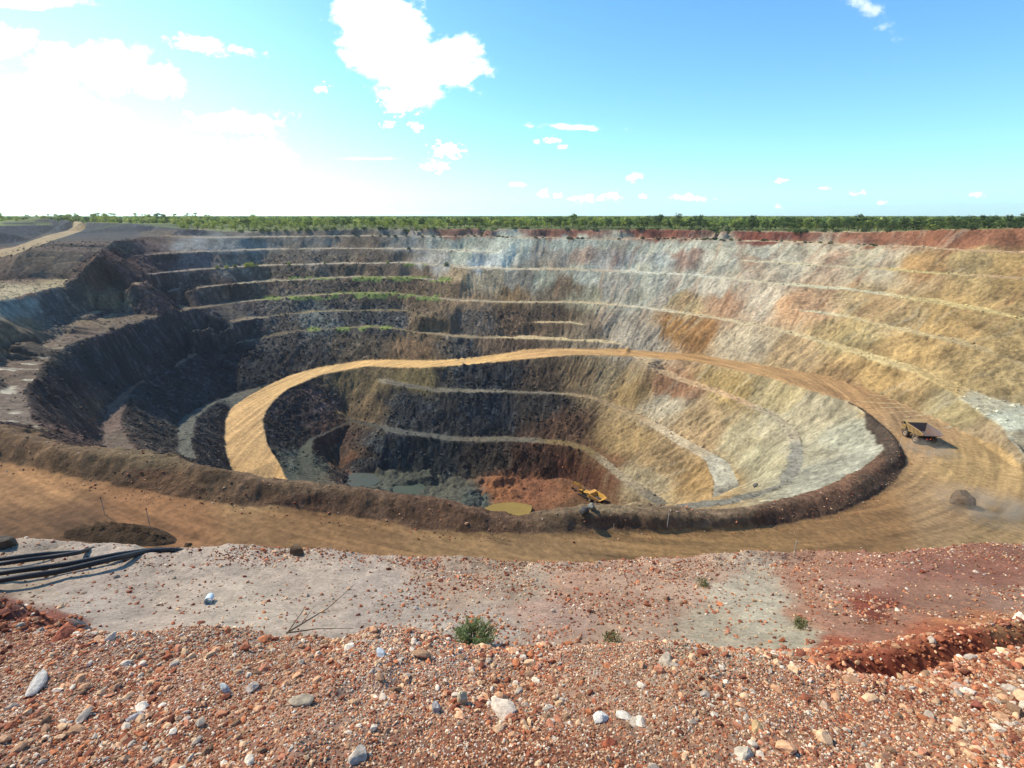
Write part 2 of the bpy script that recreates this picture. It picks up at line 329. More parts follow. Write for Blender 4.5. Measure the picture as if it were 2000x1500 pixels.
heap = line('-900,1240,-2.7 0,1226,-2.7 110,1228,-2.6 168,1230,-2.5 245,1226,-2.45 297,1216,-2.5 367,1206,-2.55 437,1211,-2.55 507,1220,-2.5 595,1228,-2.5 660,1228,-2.5 720,1218,-2.5 780,1212,-2.5 825,1221,-2.5 864,1246,-2.45 930,1269,-2.4 990,1267,-2.4 1050,1262,-2.4 1200,1262,-2.4 1300,1256,-2.4 1422,1266,-2.4 1527,1277,-2.4 1580,1291,-2.35 1650,1302,-2.3 1755,1324,-2.25 1810,1305,-2.35 1860,1288,-2.45 2000,1270,-2.6 2600,1240,-3', step=.08)
for q in heap[::3]:
    d = q[:2]/np.linalg.norm(q[:2])
    PTS.append(np.array((*(q[:2]+d*.12), q[2]-.16))); PTS.append(np.array((*(q[:2]+d*.45), q[2]-.62)))
    if q[0] < 1.0: PTS.append(np.array((*(q[:2]+d*1.2), q[2]-1.75)))
line('1560,1296,-2.75 1620,1288,-2.95 1700,1274,-3.1 1800,1246,-3.25 1850,1233,-3.3 1920,1222,-3.35 2000,1205,-3.4 2300,1175,-3.5', step=.1)
line('2.0,2.6,3.0 2.5,2.72,3.35 3.0,2.85,3.45 3.6,3.0,3.5 5,3.2,3.6', raw=True, step=.1)
line('1700,1270,-3.7 1850,1240,-3.9 2000,1215,-4 2300,1190,-4.2', step=.2)
line('-900,1150,-3.3 0,1152,-3 60,1168,-2.9 120,1185,-2.85 164,1201,-2.8', step=.1)
line('-900,1190,-3.9 0,1200,-3.6 100,1215,-3.4 160,1235,-3.3', step=.2)
line('-900,1500,-1.45 0,1500,-1.4 1000,1500,-1.38 2000,1500,-1.4 2900,1500,-1.45', step=.25)
line('-900,1360,-1.9 0,1360,-1.9 500,1352,-1.88 1000,1372,-1.86 1500,1368,-1.85 2000,1372,-1.9 2900,1360,-2', step=.25)
line('-5,0,1.85 0,0,1.72 5,0,1.8', raw=True, step=.5); line('-14,-3,1.8 0,-3.5,1.6 14,-3,1.8', raw=True, step=1)
line('-30,-14,2.5 0,-16,2 30,-14,2.5', raw=True, step=5)
for X0, Y0, D0 in ((-15, 19, 16), (0, 20, 18.5), (15, 20, 18.5), (30, 24, 22), (-30, 20, 16), (45, 28, 24), (-50, 22, 16)):
    PTS.append(np.array((X0, Y0, CAMZ-D0)))

P = np.array(PTS)
vv, ee, ff, ov, oe, of = delaunay_2d_cdt([Vector(p[:2]) for p in P], [], [], 0, 1e-4)
vz = np.array([P[o[0], 2] if o else 0 for o in ov]); vx = np.array([v.x for v in vv]); vy = np.array([v.y for v in vv])
TRI = np.array([f for f in ff])
def raster(x0, x1, y0, y1, c, tris, val):
    nx, ny = int((x1-x0)/c)+1, int((y1-y0)/c)+1
    Z = np.full((ny, nx), np.nan, f32)
    for t in tris:
        X = (vx[t]-x0)/c; Y = (vy[t]-y0)/c; V = val[t]
        a, b = int(max(0, math.floor(X.min()))), int(min(nx-1, math.ceil(X.max())))
        e, g = int(max(0, math.floor(Y.min()))), int(min(ny-1, math.ceil(Y.max())))
        if a > b or e > g: continue
        den = (Y[1]-Y[2])*(X[0]-X[2])+(X[2]-X[1])*(Y[0]-Y[2])
        if abs(den) < 1e-9: continue
        gx = np.arange(a, b+1)[None, :]; gy = np.arange(e, g+1)[:, None]
        l0 = ((Y[1]-Y[2])*(gx-X[2])+(X[2]-X[1])*(gy-Y[2]))/den
        l1 = ((Y[2]-Y[0])*(gx-X[2])+(X[0]-X[2])*(gy-Y[2]))/den
        l2 = 1-l0-l1
        m_ = (l0 > -1e-4) & (l1 > -1e-4) & (l2 > -1e-4)
        Z[e:g+1, a:b+1][m_] = (l0*V[0]+l1*V[1]+l2*V[2])[m_]
    return Z
class Grid:
    def __init__(s, x0, x1, y0, y1, c, fill=.9, sm=1):
        s.x0, s.y0, s.c = x0, y0, c
        cx = vx[TRI]; cy = vy[TRI]
        k = (cx.max(1) > x0) & (cx.min(1) < x1) & (cy.max(1) > y0) & (cy.min(1) < y1)
        s.Z = raster(x0, x1, y0, y1, c, TRI[k], vz)
        s.Z[np.isnan(s.Z)] = fill
        s.Z = blur(s.Z, sm)
    def __call__(s, x, y, Z=None):
        Z = s.Z if Z is None else Z
        gx = np.clip((x-s.x0)/s.c, 0, Z.shape[1]-1.001); gy = np.clip((y-s.y0)/s.c, 0, Z.shape[0]-1.001)
        ix = gx.astype(int); iy = gy.astype(int); fx = (gx-ix).astype(f32); fy = (gy-iy).astype(f32)
        return (Z[iy, ix]*(1-fx)+Z[iy, ix+1]*fx)*(1-fy)+(Z[iy+1, ix]*(1-fx)+Z[iy+1, ix+1]*fx)*fy
GF = Grid(-420, 420, -20, 480, .5)
GN = Grid(-24, 24, -4, 21, .04, sm=2)
# masks on the far grid: road
def strip(L1, L2, G, soft=1):
    M = np.zeros_like(G.Z)
    A = np.array([p[:2] for p in L1]); B = np.array([p[:2] for p in L2])
    n = 160
    def res(A):
        d = np.r_[0, np.cumsum(np.linalg.norm(np.diff(A, axis=0), axis=1))]; t = np.linspace(0, d[-1], n)
        return np.c_[np.interp(t, d, A[:, 0]), np.interp(t, d, A[:, 1])]
    A = res(A); B = res(B)
    for k in np.linspace(0, 1, 90):
        Q = A*(1-k)+B*k
        for tt in (0, .25, .5, .75):
            q = Q[:-1]*(1-tt)+Q[1:]*tt
            ix = np.round((q[:, 0]-G.x0)/G.c).astype(int); iy = np.round((q[:, 1]-G.y0)/G.c).astype(int)
            ok = (ix > 1) & (iy > 1) & (ix < M.shape[1]-2) & (iy < M.shape[0]-2)
            M[iy[ok], ix[ok]] = 1
    return blur(M, soft)
road = np.maximum(strip(ro, ri, GF), strip(fro, frt, GF))
road = np.maximum(road, strip(fro[-8:]+ro[:12], frt[-8:]+ri[:10], GF))
ulr = strip(line('-200,520,18 0,505,17 50,488,13.6 100,470,11.2 175,448,8.6 240,438,7.3'), line('-200,500,17 0,490,16 50,474,12.4 100,457.5,9.8 175,442,8.1 235,437,7.2'), GF)
berm = np.maximum(strip(frt, bci, GF), strip(frt[-10:]+ri[:14], bc[-16:], GF)*0)
for _a, _b in (((1770, 897), (1735, 868)), ((1766, 880), (1730, 855)), ((1754, 858), (1722, 838)), ((1736, 838), (1708, 822)), ((1716, 820), (1690, 804)), ((1690, 800), (1672, 792))):
    p_, q_ = unp(*_a, 50.4), unp(*_b, 50)
    for k_ in np.linspace(0, 1, 24): berm[int((p_[1]*(1-k_)+q_[1]*k_-GF.y0)/GF.c)-3:int((p_[1]*(1-k_)+q_[1]*k_-GF.y0)/GF.c)+4, int((p_[0]*(1-k_)+q_[0]*k_-GF.x0)/GF.c)-3:int((p_[0]*(1-k_)+q_[0]*k_-GF.x0)/GF.c)+4] = .6

def height(x, y):
    """terrain height and masks at plan points"""
    r = np.hypot(x, y)
    far = r > 17
    w = ss(17, 19, r)*ss(0, 1, 1)
    # ragged crests: warp of the plan
    th = np.arctan2(x-PC[0], y-PC[1]); 
    rw = GF(x, y, road)
    k = ss(24, 40, r)*(1-.9*ss(.1, .6, rw))
    k2 = 1-ss(44, 75, r)*.0
    wx = (fbm(x/11, y/11, 3, 3)*.6+fbm(x/3.2, y/3.2, 5, 3)*.28)*k
    wy = (fbm(x/11, y/11, 23, 3)*.6+fbm(x/3.2, y/3.2, 25, 3)*.28)*k
    zf = GF(x+wx, y+wy)
    e = .9
    gx = (GF(x+wx+e, y+wy)-GF(x+wx-e, y+wy))/(2*e); gy = (GF(x+wx, y+wy+e)-GF(x+wx, y+wy-e))/(2*e)
    sl = np.hypot(gx, gy)
    wall = ss(.28, .6, sl)
    zn = GN(x, y)
    z = zn*(1-w)+zf*w
    return z, wall*w, rw, sl, gx, gy, w

# ------------------------------------------------------------------ mineral colours (albedo) by strata; upper back wall paler to paint in its sunlight
def cmap(s):
    a = [w.split(',') for w in s.split()]
    return np.array([[float(w[0]), float(w[1])] for w in a], f32), np.array([srgb(w[2]) for w in a], f32)
WALLC = cmap('''1000,476,b0b4a8 1100,476,aeb0a4 1200,478,b0ae9e 1300,482,b2b2a4 1400,484,aca898 1500,488,b0aa98 1600,494,b0a48e 1700,498,aea084 850,474,a0a094 1060,540,a8a894 1150,535,aeaea0 1250,530,b2b2a4 1350,545,b2aea0 1250,580,aca898 1150,575,a09a80 900,500,a8a896 600,453,786c62 480,456,6c665e 900,454,8c6350 1100,456,8c5c48 1300,457,7d4632 1500,462,7d4330 1700,466,8a583e 1850,465,8e5a3c 1980,468,8c5a3a
300,475,62504c 370,478,7e848c 450,475,7d7f80 600,472,82786e 700,474,6e5f50 800,476,8c8782 930,478,a8a798 1000,490,b4b6ac 1080,495,a89c8e 1140,495,a89080 1200,500,a6a09b 1300,505,afb2ae 1340,500,a08272 1420,505,aaa79c 1470,505,a89078 1500,500,afaa9b 1620,500,b4967c 1720,500,b4aa96 1800,505,9c7a48 1900,510,a28a58 1980,520,a8894f
300,500,523e3c 380,505,6a5c60 450,505,5f5a55 600,503,5a5046 750,503,645546 850,506,96918a 940,508,aaacac 1060,515,a59684
230,530,4b3733 400,545,554640 550,535,504438 700,530,5a4b3c 800,535,6e5a46 900,540,8c785a 960,545,96876e 1020,545,827d73 1100,560,7d6950 1000,575,78603f 900,572,82694c 1200,560,a09b91 1300,570,aaaaa0 1400,560,b4aa9b 1415,590,a07e60 1350,590,a99368 1500,590,b9aa96 1560,600,b9926a 1700,600,a58c5f 1850,630,a58750 1970,650,a08755
300,590,3c3032 450,570,4b3e37 700,560,463c32 800,562,504130 880,570,6e5a41
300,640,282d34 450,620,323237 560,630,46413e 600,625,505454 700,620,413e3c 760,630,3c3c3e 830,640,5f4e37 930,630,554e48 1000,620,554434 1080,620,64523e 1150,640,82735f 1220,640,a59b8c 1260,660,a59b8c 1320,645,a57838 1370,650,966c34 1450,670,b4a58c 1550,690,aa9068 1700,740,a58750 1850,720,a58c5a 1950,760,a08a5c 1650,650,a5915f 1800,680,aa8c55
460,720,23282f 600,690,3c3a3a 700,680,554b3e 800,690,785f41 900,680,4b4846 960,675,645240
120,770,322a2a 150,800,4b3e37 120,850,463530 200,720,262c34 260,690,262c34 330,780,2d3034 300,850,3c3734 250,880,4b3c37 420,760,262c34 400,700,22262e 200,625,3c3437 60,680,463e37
1750,790,967d50 1850,800,96875f 1950,870,968264 1650,750,96784b
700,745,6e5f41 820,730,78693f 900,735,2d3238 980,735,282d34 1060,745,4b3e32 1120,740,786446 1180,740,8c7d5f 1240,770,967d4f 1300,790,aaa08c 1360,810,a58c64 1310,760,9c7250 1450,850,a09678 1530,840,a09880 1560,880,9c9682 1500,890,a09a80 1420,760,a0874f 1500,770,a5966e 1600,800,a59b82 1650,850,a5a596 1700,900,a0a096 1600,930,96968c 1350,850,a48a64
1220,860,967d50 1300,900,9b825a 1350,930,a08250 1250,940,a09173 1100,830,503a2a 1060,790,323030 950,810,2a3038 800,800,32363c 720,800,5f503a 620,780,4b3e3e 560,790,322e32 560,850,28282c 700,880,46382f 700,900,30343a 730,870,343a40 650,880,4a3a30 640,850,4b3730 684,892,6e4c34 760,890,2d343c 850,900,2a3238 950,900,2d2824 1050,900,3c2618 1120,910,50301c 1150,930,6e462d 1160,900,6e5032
800,950,454a44 880,965,53544c 925,975,46504e 980,960,8e5a30 1040,960,885634 1090,970,825532 1120,985,644628 600,900,4a5049
50,460,2d3442 120,455,30363f 100,500,736252 60,520,735f4e 200,480,5f5046 30,560,5f4b41 40,600,737d7d 150,590,46413e 100,600,4b4b4e 190,585,695f4b 40,650,6e5f4b 220,500,4b322d 280,470,5f4b46 200,540,503a32 300,445,3c414e 340,443,41444e''')
FLATC = cmap('''640,838,3a3a3a 655,826,3e3c3a 625,850,40444a 670,815,46423c 100,510,6e5d4e 40,530,6e5a4a 160,490,5f5046 60,515,78644f 220,520,4b322d 250,590,78735f 230,575,6a7044 700,461,a09687 400,464,98908a 1000,463,a09080 1200,467,967d69 1700,480,a08c6e 1950,492,a08260 600,487,a89c8c 900,490,b0a898 600,515,a0968a 950,525,b4aa96 300,538,8c7d78 240,558,8c7360 1300,537,aaaaa0 1650,566,aaa58c 1950,615,a8955f 1800,535,a8955f
500,550,968c78 1700,630,a8966e 1900,680,a08c64 400,600,786b5c 600,577,8c8264 1100,591,aa9b7d 1400,625,aa9b7d 1700,700,b4a06e 1850,750,af965f 1950,830,a0a59b 1910,790,a5a08c
30,700,6e5c50 60,800,73645a 100,860,6e5f4b 250,620,6e5f52 150,650,6a5a50 30,680,82705c 150,620,82705a 1050,661,b9a57d 900,655,8c7d64 750,641,786e50 600,645,6e6450 300,735,6e5f55 210,820,73605a 220,870,6e6058 370,850,5f6260 380,810,5f6260
700,740,827864 800,755,69645a 1000,764,6e695f 1200,790,8c785a 1330,870,aa9b82 1420,920,afaca0 800,850,5a5c5a 1000,860,645f55 1110,875,78643c 1200,930,a09178 1400,765,aa8c69 1520,830,968c78 1560,900,8c8a82 1450,970,7d7a73 1300,995,78736a
800,950,454a44 880,965,53544c 925,975,46504e 740,950,4f554f 980,960,8e5a30 1040,960,885634 1090,970,825532 1120,985,644628 600,900,4a5049 600,870,4c524a 684,892,6e4c34
100,490,5f5046 60,505,6e5d4c 20,455,343b46 110,446,343b46 30,468,3a404a 70,462,4b4640 300,442,3c4048 330,440,3c4048 265,450,3c4048 50,495,6e5a4a 40,580,aa9b7d 120,560,a09070 200,590,8c8260 50,640,78695a 50,450,343b46 150,440,343b46 300,455,5c5248 350,460,8c7860''')
ROADC = cmap('''470,850,c6a06a 520,920,c09a64 600,730,c4a068 750,707,c8a060 900,698,c8a060 1100,688,b9915a 1300,694,aa824c 1500,725,a58050 1650,770,a37d4e 1800,850,a08058 1900,900,9c8050 1850,1000,a0815a 1700,1020,96703f 1950,1050,9c8055 1400,1060,967342 1000,1070,9b784a 600,1040,966f42 300,1010,96683c 50,950,9c7245 50,1030,7d5a38 150,1040,735233''')
BERMC = cmap('''0,860,765c40 300,930,705238 600,980,6c4e38 900,1010,6c503a 1200,1020,664c38 1500,1010,604634 1700,950,564638 1765,900,504236 1730,860,504236 300,900,7d694b 600,950,7d654b 1200,990,827055 1450,995,826c55 1640,940,7c5a42 1690,905,6e503c''')
NEARC = cmap('''200,1120,a39488 350,1150,a8988a 600,1150,a69688 500,1190,a89a8c 750,1180,a4958a 900,1150,9e8774 1050,1120,a08c78 900,1220,a4978c 1100,1200,a28474 1150,1150,a48068 1250,1150,a68670 1200,1240,9e826c 1350,1130,a88a74 1450,1150,a89c88 1500,1200,a89f8a 1560,1250,a69c84 1400,1220,a29680 1600,1120,9b7056 1700,1120,95664e 1850,1100,8a5a46 1950,1120,84543f 1705,1188,7d3a20 1730,1200,6a2e18 1640,1190,9a745c 1700,1150,98705a 1790,1200,8c634c 1745,1240,8e6046 1670,1225,946850 1600,1200,9b6e52 1850,1180,8c634c 1950,1170,906c58 1650,1270,96481f 1800,1250,a05426 1900,1240,8c421c 1750,1300,96481f 1900,1215,ac6c38 1000,1096,8e7b66 50,1090,9b8c7d 20,1195,6e3a28 110,1215,78402c 60,1150,9b8c7d 180,1195,a2948a 120,1165,9e9084 1970,1225,a87848
100,1330,9e7860 500,1330,9e7860 1000,1350,9c7860 1500,1370,906c54 1950,1400,a87850 300,1450,8c5a42 1000,1470,7a4a30 1700,1470,966a50''')
def idw(px, py, cm, p=2.6, sx=1.0):
    pts, col = cm
    out = np.empty((px.size, 3), f32)
    X = px.ravel(); Y = py.ravel()
    for i in range(0, X.size, 60000):
        dx = X[i:i+60000, None]-pts[None, :, 0]; dy = (Y[i:i+60000, None]-pts[None, :, 1])*(1.6+2.2*ss(530, 475, Y[i:i+60000, None]))
        w = 1/(dx*dx+dy*dy+30)**p
        w /= w.sum(1, keepdims=True)
        out[i:i+60000] = w@col
    return out

# ------------------------------------------------------------------ the ground sheet: rings about the standing point
def steps(a, b, fn):
    o = [a]
    while o[-1] < b: o.append(o[-1]+fn(o[-1]))
    return o[:-1]
rad = steps(.5, 1.1, lambda r: .1)+steps(1.1, 13, lambda r: max(.006, .0042*r))+steps(13, 34, lambda r: .25)+steps(34, 58, lambda r: .13)+steps(58, 200, lambda r: .0023*r)+steps(200, 325, lambda r: .42)
rad += steps(325, 9000, lambda r: max(.8, .035*(r-305)))+[9000]
az = np.concatenate([np.arange(-180, -62, 3.), np.arange(-61, -57, .5), np.arange(-56.5, 56.6, .1), np.arange(57, 61.1, .5), np.arange(63, 180, 3.)])
rad = np.array(rad); A = np.radians(az)
na, nr = len(az), len(rad)
gx_, gy_ = np.sin(A)[None, :]*rad[:, None], np.cos(A)[None, :]*rad[:, None]
x = gx_.astype(f32); y = gy_.astype(f32); r = np.hypot(x, y)
z, wall, rw, sl, gx, gy, w = height(x, y)
inr = (np.abs(x) < 418) & (y > -18) & (y < 478)
z = np.where(inr, z, np.where(r > 300, CAMZ-7.1, np.where(r > 30, CAMZ-3.2, CAMZ-2.0)))
z = np.where((r > 60) & (y < 0), CAMZ-3.2, z)
z = z+np.where(r > 700, fbm(x/900, y/900, 9, 2)*2, 0).astype(f32)
bm = GF(x, y, berm)*(1-ss(.2, .6, rw)); ur = GF(x, y, ulr)
th = np.arctan2(x-PC[0], y-PC[1]); s_ = th*120+fbm(x/14, y/14, 401, 3)*5
px, py = proj(x, y, z)
# erosion rills and broken rock
n1 = fbm(s_/2.6, z/9+3, 11, 4, .55); n2 = fbm(s_/1.0, z/5+9, 31, 3, .6); nb = fbm(x/3.0, y/3.0, 41, 5, .62); nbig = fbm(x/16, y/16, 51, 3)
dark = ss(.16, .05, idw(px[:, ::4], py[:, ::4], WALLC)[:, 0].reshape(nr, -1))
dark = np.repeat(dark, 4, 1)[:, :na]
if dark.shape[1] < na: dark = np.pad(dark, ((0, 0), (0, na-dark.shape[1])), 'edge')
rid = 1-np.abs(n1)*2.2
rgh = 1-.55*ss(680, 460, py)*(1-.3*ss(1300, 1700, px))
inpit = ss(30, 60, r)*(r < 330)
z = z+inpit*wall*(1-.95*ss(.1, .5, rw))*((rid-.6)*.36*(1-.5*dark)+n2*.2*(1-.3*dark)+fbm(x/1.2, y/1.2, 47, 3, .6)*.22+nb*(.3+.8*dark)+nbig*.8)*(1-.75*ss(.1, .5, bm))*rgh
g1_ = fbm(s_/4.5+fbm(x/5, y/5, 44, 2)*.8, z/18, 42, 3); g2_ = fbm(s_/1.9+fbm(x/3, y/3, 46, 2)*.7, z/10, 43, 3)
z = z-inpit*wall*(1-.95*ss(.1, .5, rw))*(1-.6*dark)*(1-ss(.1, .5, bm))*rgh*(ss(.09, 0, np.abs(g1_))*.5+ss(.10, 0, np.abs(g2_))*.16)
floor_ = ss(CAMZ-91.5, CAMZ-92.6, z)*(r > 60)
z = z+floor_*(1-wall)*(.55+nbig*1.3+nb*.9*ss(1060, 1000, px)+ss(.1, .5, fbm(x/8, y/8, 48, 3))*2.0*ss(1060, 1000, px))
z = z+inpit*(1-wall)*(1-ss(.1, .6, rw))*nb*.35
for cx_, cy_, rx_, ry_ in ((992, 998, 46, 17), (707, 937, 34, 15), (796, 955, 32, 11)):
    pm = ss(1.15, .82, np.hypot((px-cx_)/rx_, (py-cy_)/ry_))*(r > 120)*(r < 240)*(z < CAMZ-84)
    z = z*(1-pm)+(CAMZ-93.6)*pm
z = z+inpit*ss(.1, .5, bm)*(fbm(x/1.1, y/1.1, 61, 4, .6)*.15+fbm(x/7, y/7, 62, 2)*.16)
# road: wheel ruts and windrows along its run
z = z+inpit*ss(.3, .8, rw)*fbm(x/5, y/5, 71, 4)*.14
# near ground
near = 1-w
fine = fbm(x/.9, y/.9, 81, 5, .55); fine2 = fbm(x/.22, y/.22, 85, 4, .6)
px, py = proj(x, y, z)
heapm = ss(2.75, 2.45, r/np.maximum(np.cos(th*0+np.arctan2(x, y)), .3)**0) 
hd = ss(3.0, 2.6, y)*near
z = z+near*(hd*(fine*.10+fine2*.03)+(1-hd)*(fine*.045*(1+2*ss(7.5, 9, y))+fine2*.012*(1+2*ss(8, 9, y))))
px, py = proj(x, y, z)
# ---- colour
jw = fbm(s_/13, z/13, 91, 4, .6)*28*ss(30, 120, r); jh = fbm(s_/4, z/10, 95, 3)*12*ss(30, 120, r)
qx, qy = px+jw+fbm(s_/2.0, z/8, 96, 3)*6*ss(30, 100, r), py+jh
cw = idw(qx, qy, WALLC)
cf = idw(px+jw*.5, py, FLATC)
cr = idw(px, py, ROADC); cb = idw(px, py, BERMC); cn = idw(px+fine*60, py+fine*20, NEARC)
def col(a): return a.ravel()[:, None].astype(f32)
tn = fbm(s_/1.3, z/7, 101, 4, .6); tb = fbm(x/4.5, y/4.5, 103, 5, .6); tf = fbm(x/1.1, y/1.1, 107, 3, .65); tw = fbm(s_/14, z/5, 109, 4)
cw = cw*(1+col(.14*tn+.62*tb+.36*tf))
cw = cw*(1+.45*col(ss(380, 480, px)*ss(1080, 940, px)*ss(470, 520, py)*ss(700, 660, py)))*(1+.35*col(ss(440, 400, px)*ss(540, 600, py)))  # back-left walls lightened in colour to look sunlit; shaded left wall lifted too
# rusty streaks washed down the pale upper walls
strk = .8*ss(.12, .42, fbm(s_/3.2, z/30+5, 111, 3, .5)+.25*tb)*ss(1000, 1150, qx)*ss(700, 560, qy)*ss(462, 474, qy)
rust = srgb('8c5638').astype(f32)
cw = cw*(1-.4*col(strk))+rust*(.4*col(strk))
pale = ss(.2, .5, fbm(s_/2.2+40, z/12, 115, 4, .6))*ss(1150, 1350, qx)*ss(.05, .2, cw[:, 0].reshape(nr, na))
cw = cw*(1-.2*col(pale))+srgb('c8c3b0').astype(f32)*(.2*col(pale))
lumps = ss(.25, .45, tf+.3*tb)*dark
cw = cw*(1+.85*col(lumps))
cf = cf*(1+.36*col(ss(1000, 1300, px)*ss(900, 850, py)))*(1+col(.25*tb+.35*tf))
wp = ss(.2, .5, fbm(x/7, y/3.5, 121, 4, .6))*ss(170, 60, px)*ss(600, 640, py)*ss(900, 860, py)*.7
wp = np.maximum(wp, ss(.0, .3, fbm(x/4, y/4, 122, 4, .6))*np.exp(-((px-1415)/34)**2-((py-915)/40)**2)*.8)
cf = cf*(1-col(wp))+srgb('d2cdbe').astype(f32)*col(wp)
# grass along the two upper benches
gl = np.zeros_like(px)
for (gx0, gx1, yy, hh) in ((650, 880, 577, 7), (500, 650, 582, 4), (690, 880, 545, 5), (560, 700, 543, 3), (590, 720, 643, 4), (700, 770, 640, 4), (770, 830, 517, 3)):
    gl = np.maximum(gl, ss(gx0-20, gx0+20, px)*ss(gx1+20, gx1-20, px)*np.exp(-((py-yy-(0 if yy != 577 else (px-760)*.04*(px > 760)))/hh)**2))
gl = gl*ss(-.25, .1, fbm(x/5, y/5, 131, 3))
gm = ss(.25, .5, gl)*(r > 100)
m_w = ss(.25, .5, sl)
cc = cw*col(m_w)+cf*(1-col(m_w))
cc = cc*(1-col(gm))+srgb('76853c').astype(f32)*(1+col(.5*tf))*col(gm)
bmm = ss(.01+.16*ss(1480, 1600, px), .07+.2*ss(1480, 1600, px), GF(x, y, blur(berm, 14)))
cb = cb*(1+col(.35*tf+.25*tb+.3*fbm(x/.7, y/.7, 133, 3)))
cc = cc*(1-col(bmm))+cb*col(bmm)
# road surface with tracks that follow its course
rr_ = np.hypot((x-8)/1.0, (y-158)*1.12)
trk = fbm(rr_/1.7, th*5, 141, 4, .6); trk2 = fbm(rr_/.55, th*7, 143, 3, .6)
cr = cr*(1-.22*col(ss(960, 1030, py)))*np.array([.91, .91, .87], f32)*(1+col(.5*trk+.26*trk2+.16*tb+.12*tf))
rm = ss(.45, .75, rw+.12*tf)
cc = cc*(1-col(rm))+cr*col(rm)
um = ss(.4, .7, ur)
cc = cc*(1-col(um))+srgb('a08b69').astype(f32)*(1+col(.3*tb))*col(um)
# plain
pl = np.maximum(ss(0, 1, (r > 200)*1.)*ss(CAMZ-8.6, CAMZ-7.7, z)*ss(.3, .1, sl)*ss(449, 446, py), (r > 120)*ss(455, 449, py)*ss(.45, .25, sl)*ss(CAMZ-9.4, CAMZ-8.4, z)*ss(380, 430, px))*(1-um)
pn = fbm(x/25, y/25, 151, 4)
cc = cc*(1-col(pl))+(srgb('66723a')*(1+.7*col(pn))).astype(f32)*col(pl)
cn = cn*np.array([.86, .80, .67], f32)*(1+col(.22*fine+.3*fine2*1.0+.12*fbm(x/.07, y/.07, 161, 2)))
nm = ss(19, 14, r)
cc = cc*(1-col(nm))+cn*col(nm)
cc = cc*np.where((r.ravel() > 19)[:, None], np.array([1.07, 1.0, .77], f32), 1)+.011
lum = (cc@np.array([.25, .6, .15], f32))[:, None]
cc = lum+(cc-lum)*.84
dk = ss(.075, .02, lum)
cc = cc*(1+dk*np.array([.06, 0, -.05], f32))
cc = np.clip(cc, .004, .85)
print('grid', nr, na, nr*na)

def mat_ground(name, bump=.6, sc_=1.0, rough=.95, dist=.15):
    m = bpy.data.materials.new(name); m.use_nodes = True; nt = m.node_tree; N = nt.nodes; L = nt.links
    b = N['Principled BSDF']; b.inputs['Roughness'].default_value = rough; b.inputs['Specular IOR Level'].default_value = .12
    at = N.new('ShaderNodeAttribute'); at.attribute_name = 'Col'
    ge = N.new('ShaderNodeNewGeometry')
    n = N.new('ShaderNodeTexNoise'); n.inputs['Scale'].default_value = 1.6*sc_; n.inputs['Detail'].default_value = 9; n.inputs['Roughness'].default_value = .72
    L.new(ge.outputs['Position'], n.inputs['Vector'])
    mr = N.new('ShaderNodeMapRange'); mr.inputs[1].default_value = .34; mr.inputs[2].default_value = .66; mr.inputs[3].default_value = .66; mr.inputs[4].default_value = 1.34; L.new(n.outputs[0], mr.inputs[0])
    mx = N.new('ShaderNodeVectorMath'); mx.operation = 'SCALE'; L.new(at.outputs['Color'], mx.inputs[0]); L.new(mr.outputs[0], mx.inputs['Scale'])
    L.new(mx.outputs[0], b.inputs['Base Color'])
    bp = N.new('ShaderNodeBump'); bp.inputs['Strength'].default_value = bump; bp.inputs['Distance'].default_value = dist
    L.new(n.outputs[0], bp.inputs['Height']); L.new(bp.outputs[0], b.inputs['Normal'])
    return m
M_pit = mat_ground('rock_and_earth', .9, .6, dist=.9); M_road = mat_ground('graded_earth', .35, .8, dist=.3)
M_near = mat_ground('gritty_earth', .6, 14, dist=.02)
VZ = z
co_all = np.stack([x, y, z], -1).reshape(-1, 3).astype(f32)
i0 = (np.arange(nr-1)[:, None]*na+np.arange(na)[None, :])
jn = (np.arange(na)+1) % na
quads = np.stack([i0, i0+na, np.arange(1, nr)[:, None]*na+jn[None, :], np.arange(nr-1)[:, None]*na+jn[None, :]], -1).reshape(-1, 4)
rmf = rm.reshape(-1); bmf = bmm.reshape(-1)
def meshobj(name, co, faces, mat, cols=None, smooth=True, parent=None, k=4, link=True):
    me = bpy.data.meshes.new(name)
    me.vertices.add(len(co)); me.vertices.foreach_set('co', np.ascontiguousarray(co, f32).ravel())
    nf = len(faces); k = faces.shape[1]
    me.loops.add(nf*k); me.loops.foreach_set('vertex_index', faces.ravel().astype(np.int32))
    me.polygons.add(nf); me.polygons.foreach_set('loop_start', np.arange(0, nf*k, k, dtype=np.int32)); me.polygons.foreach_set('loop_total', np.full(nf, k, np.int32))
    me.polygons.foreach_set('use_smooth', np.full(nf, smooth))
    me.update(calc_edges=True)
    if cols is not None:
        a = me.color_attributes.new('Col', 'FLOAT_COLOR', 'POINT')
        a.data.foreach_set('color', np.c_[cols, np.ones(len(cols))].astype(f32).ravel())
    me.materials.append(mat)
    if not link: return me
    o = bpy.data.objects.new(name, me); C.objects.link(o); o.parent = parent
    return o
fc = quads
fr = rad[fc[:, 0]//na]
isroad = (rmf[fc].mean(1) > .5) & (fr > 20); isberm = (bmf[fc].mean(1) > .5) & (fr > 20) & ~isroad
isnear = fr < 17
plainf = fr > 325
def part_of(name, mask, mat):
    F = fc[mask]; u, inv = np.unique(F, return_inverse=True)
    o = meshobj(name, co_all[u], inv.reshape(-1, 4), mat, cc[u]); o['kind'] = 'structure'; return o
part_of('road', isroad, M_road); part_of('embankment', isberm, M_pit)
part_of('ground', isnear, M_near); part_of('plain', plainf, M_pit)
part_of('terrain', ~(isroad | isberm | isnear | plainf), M_pit)

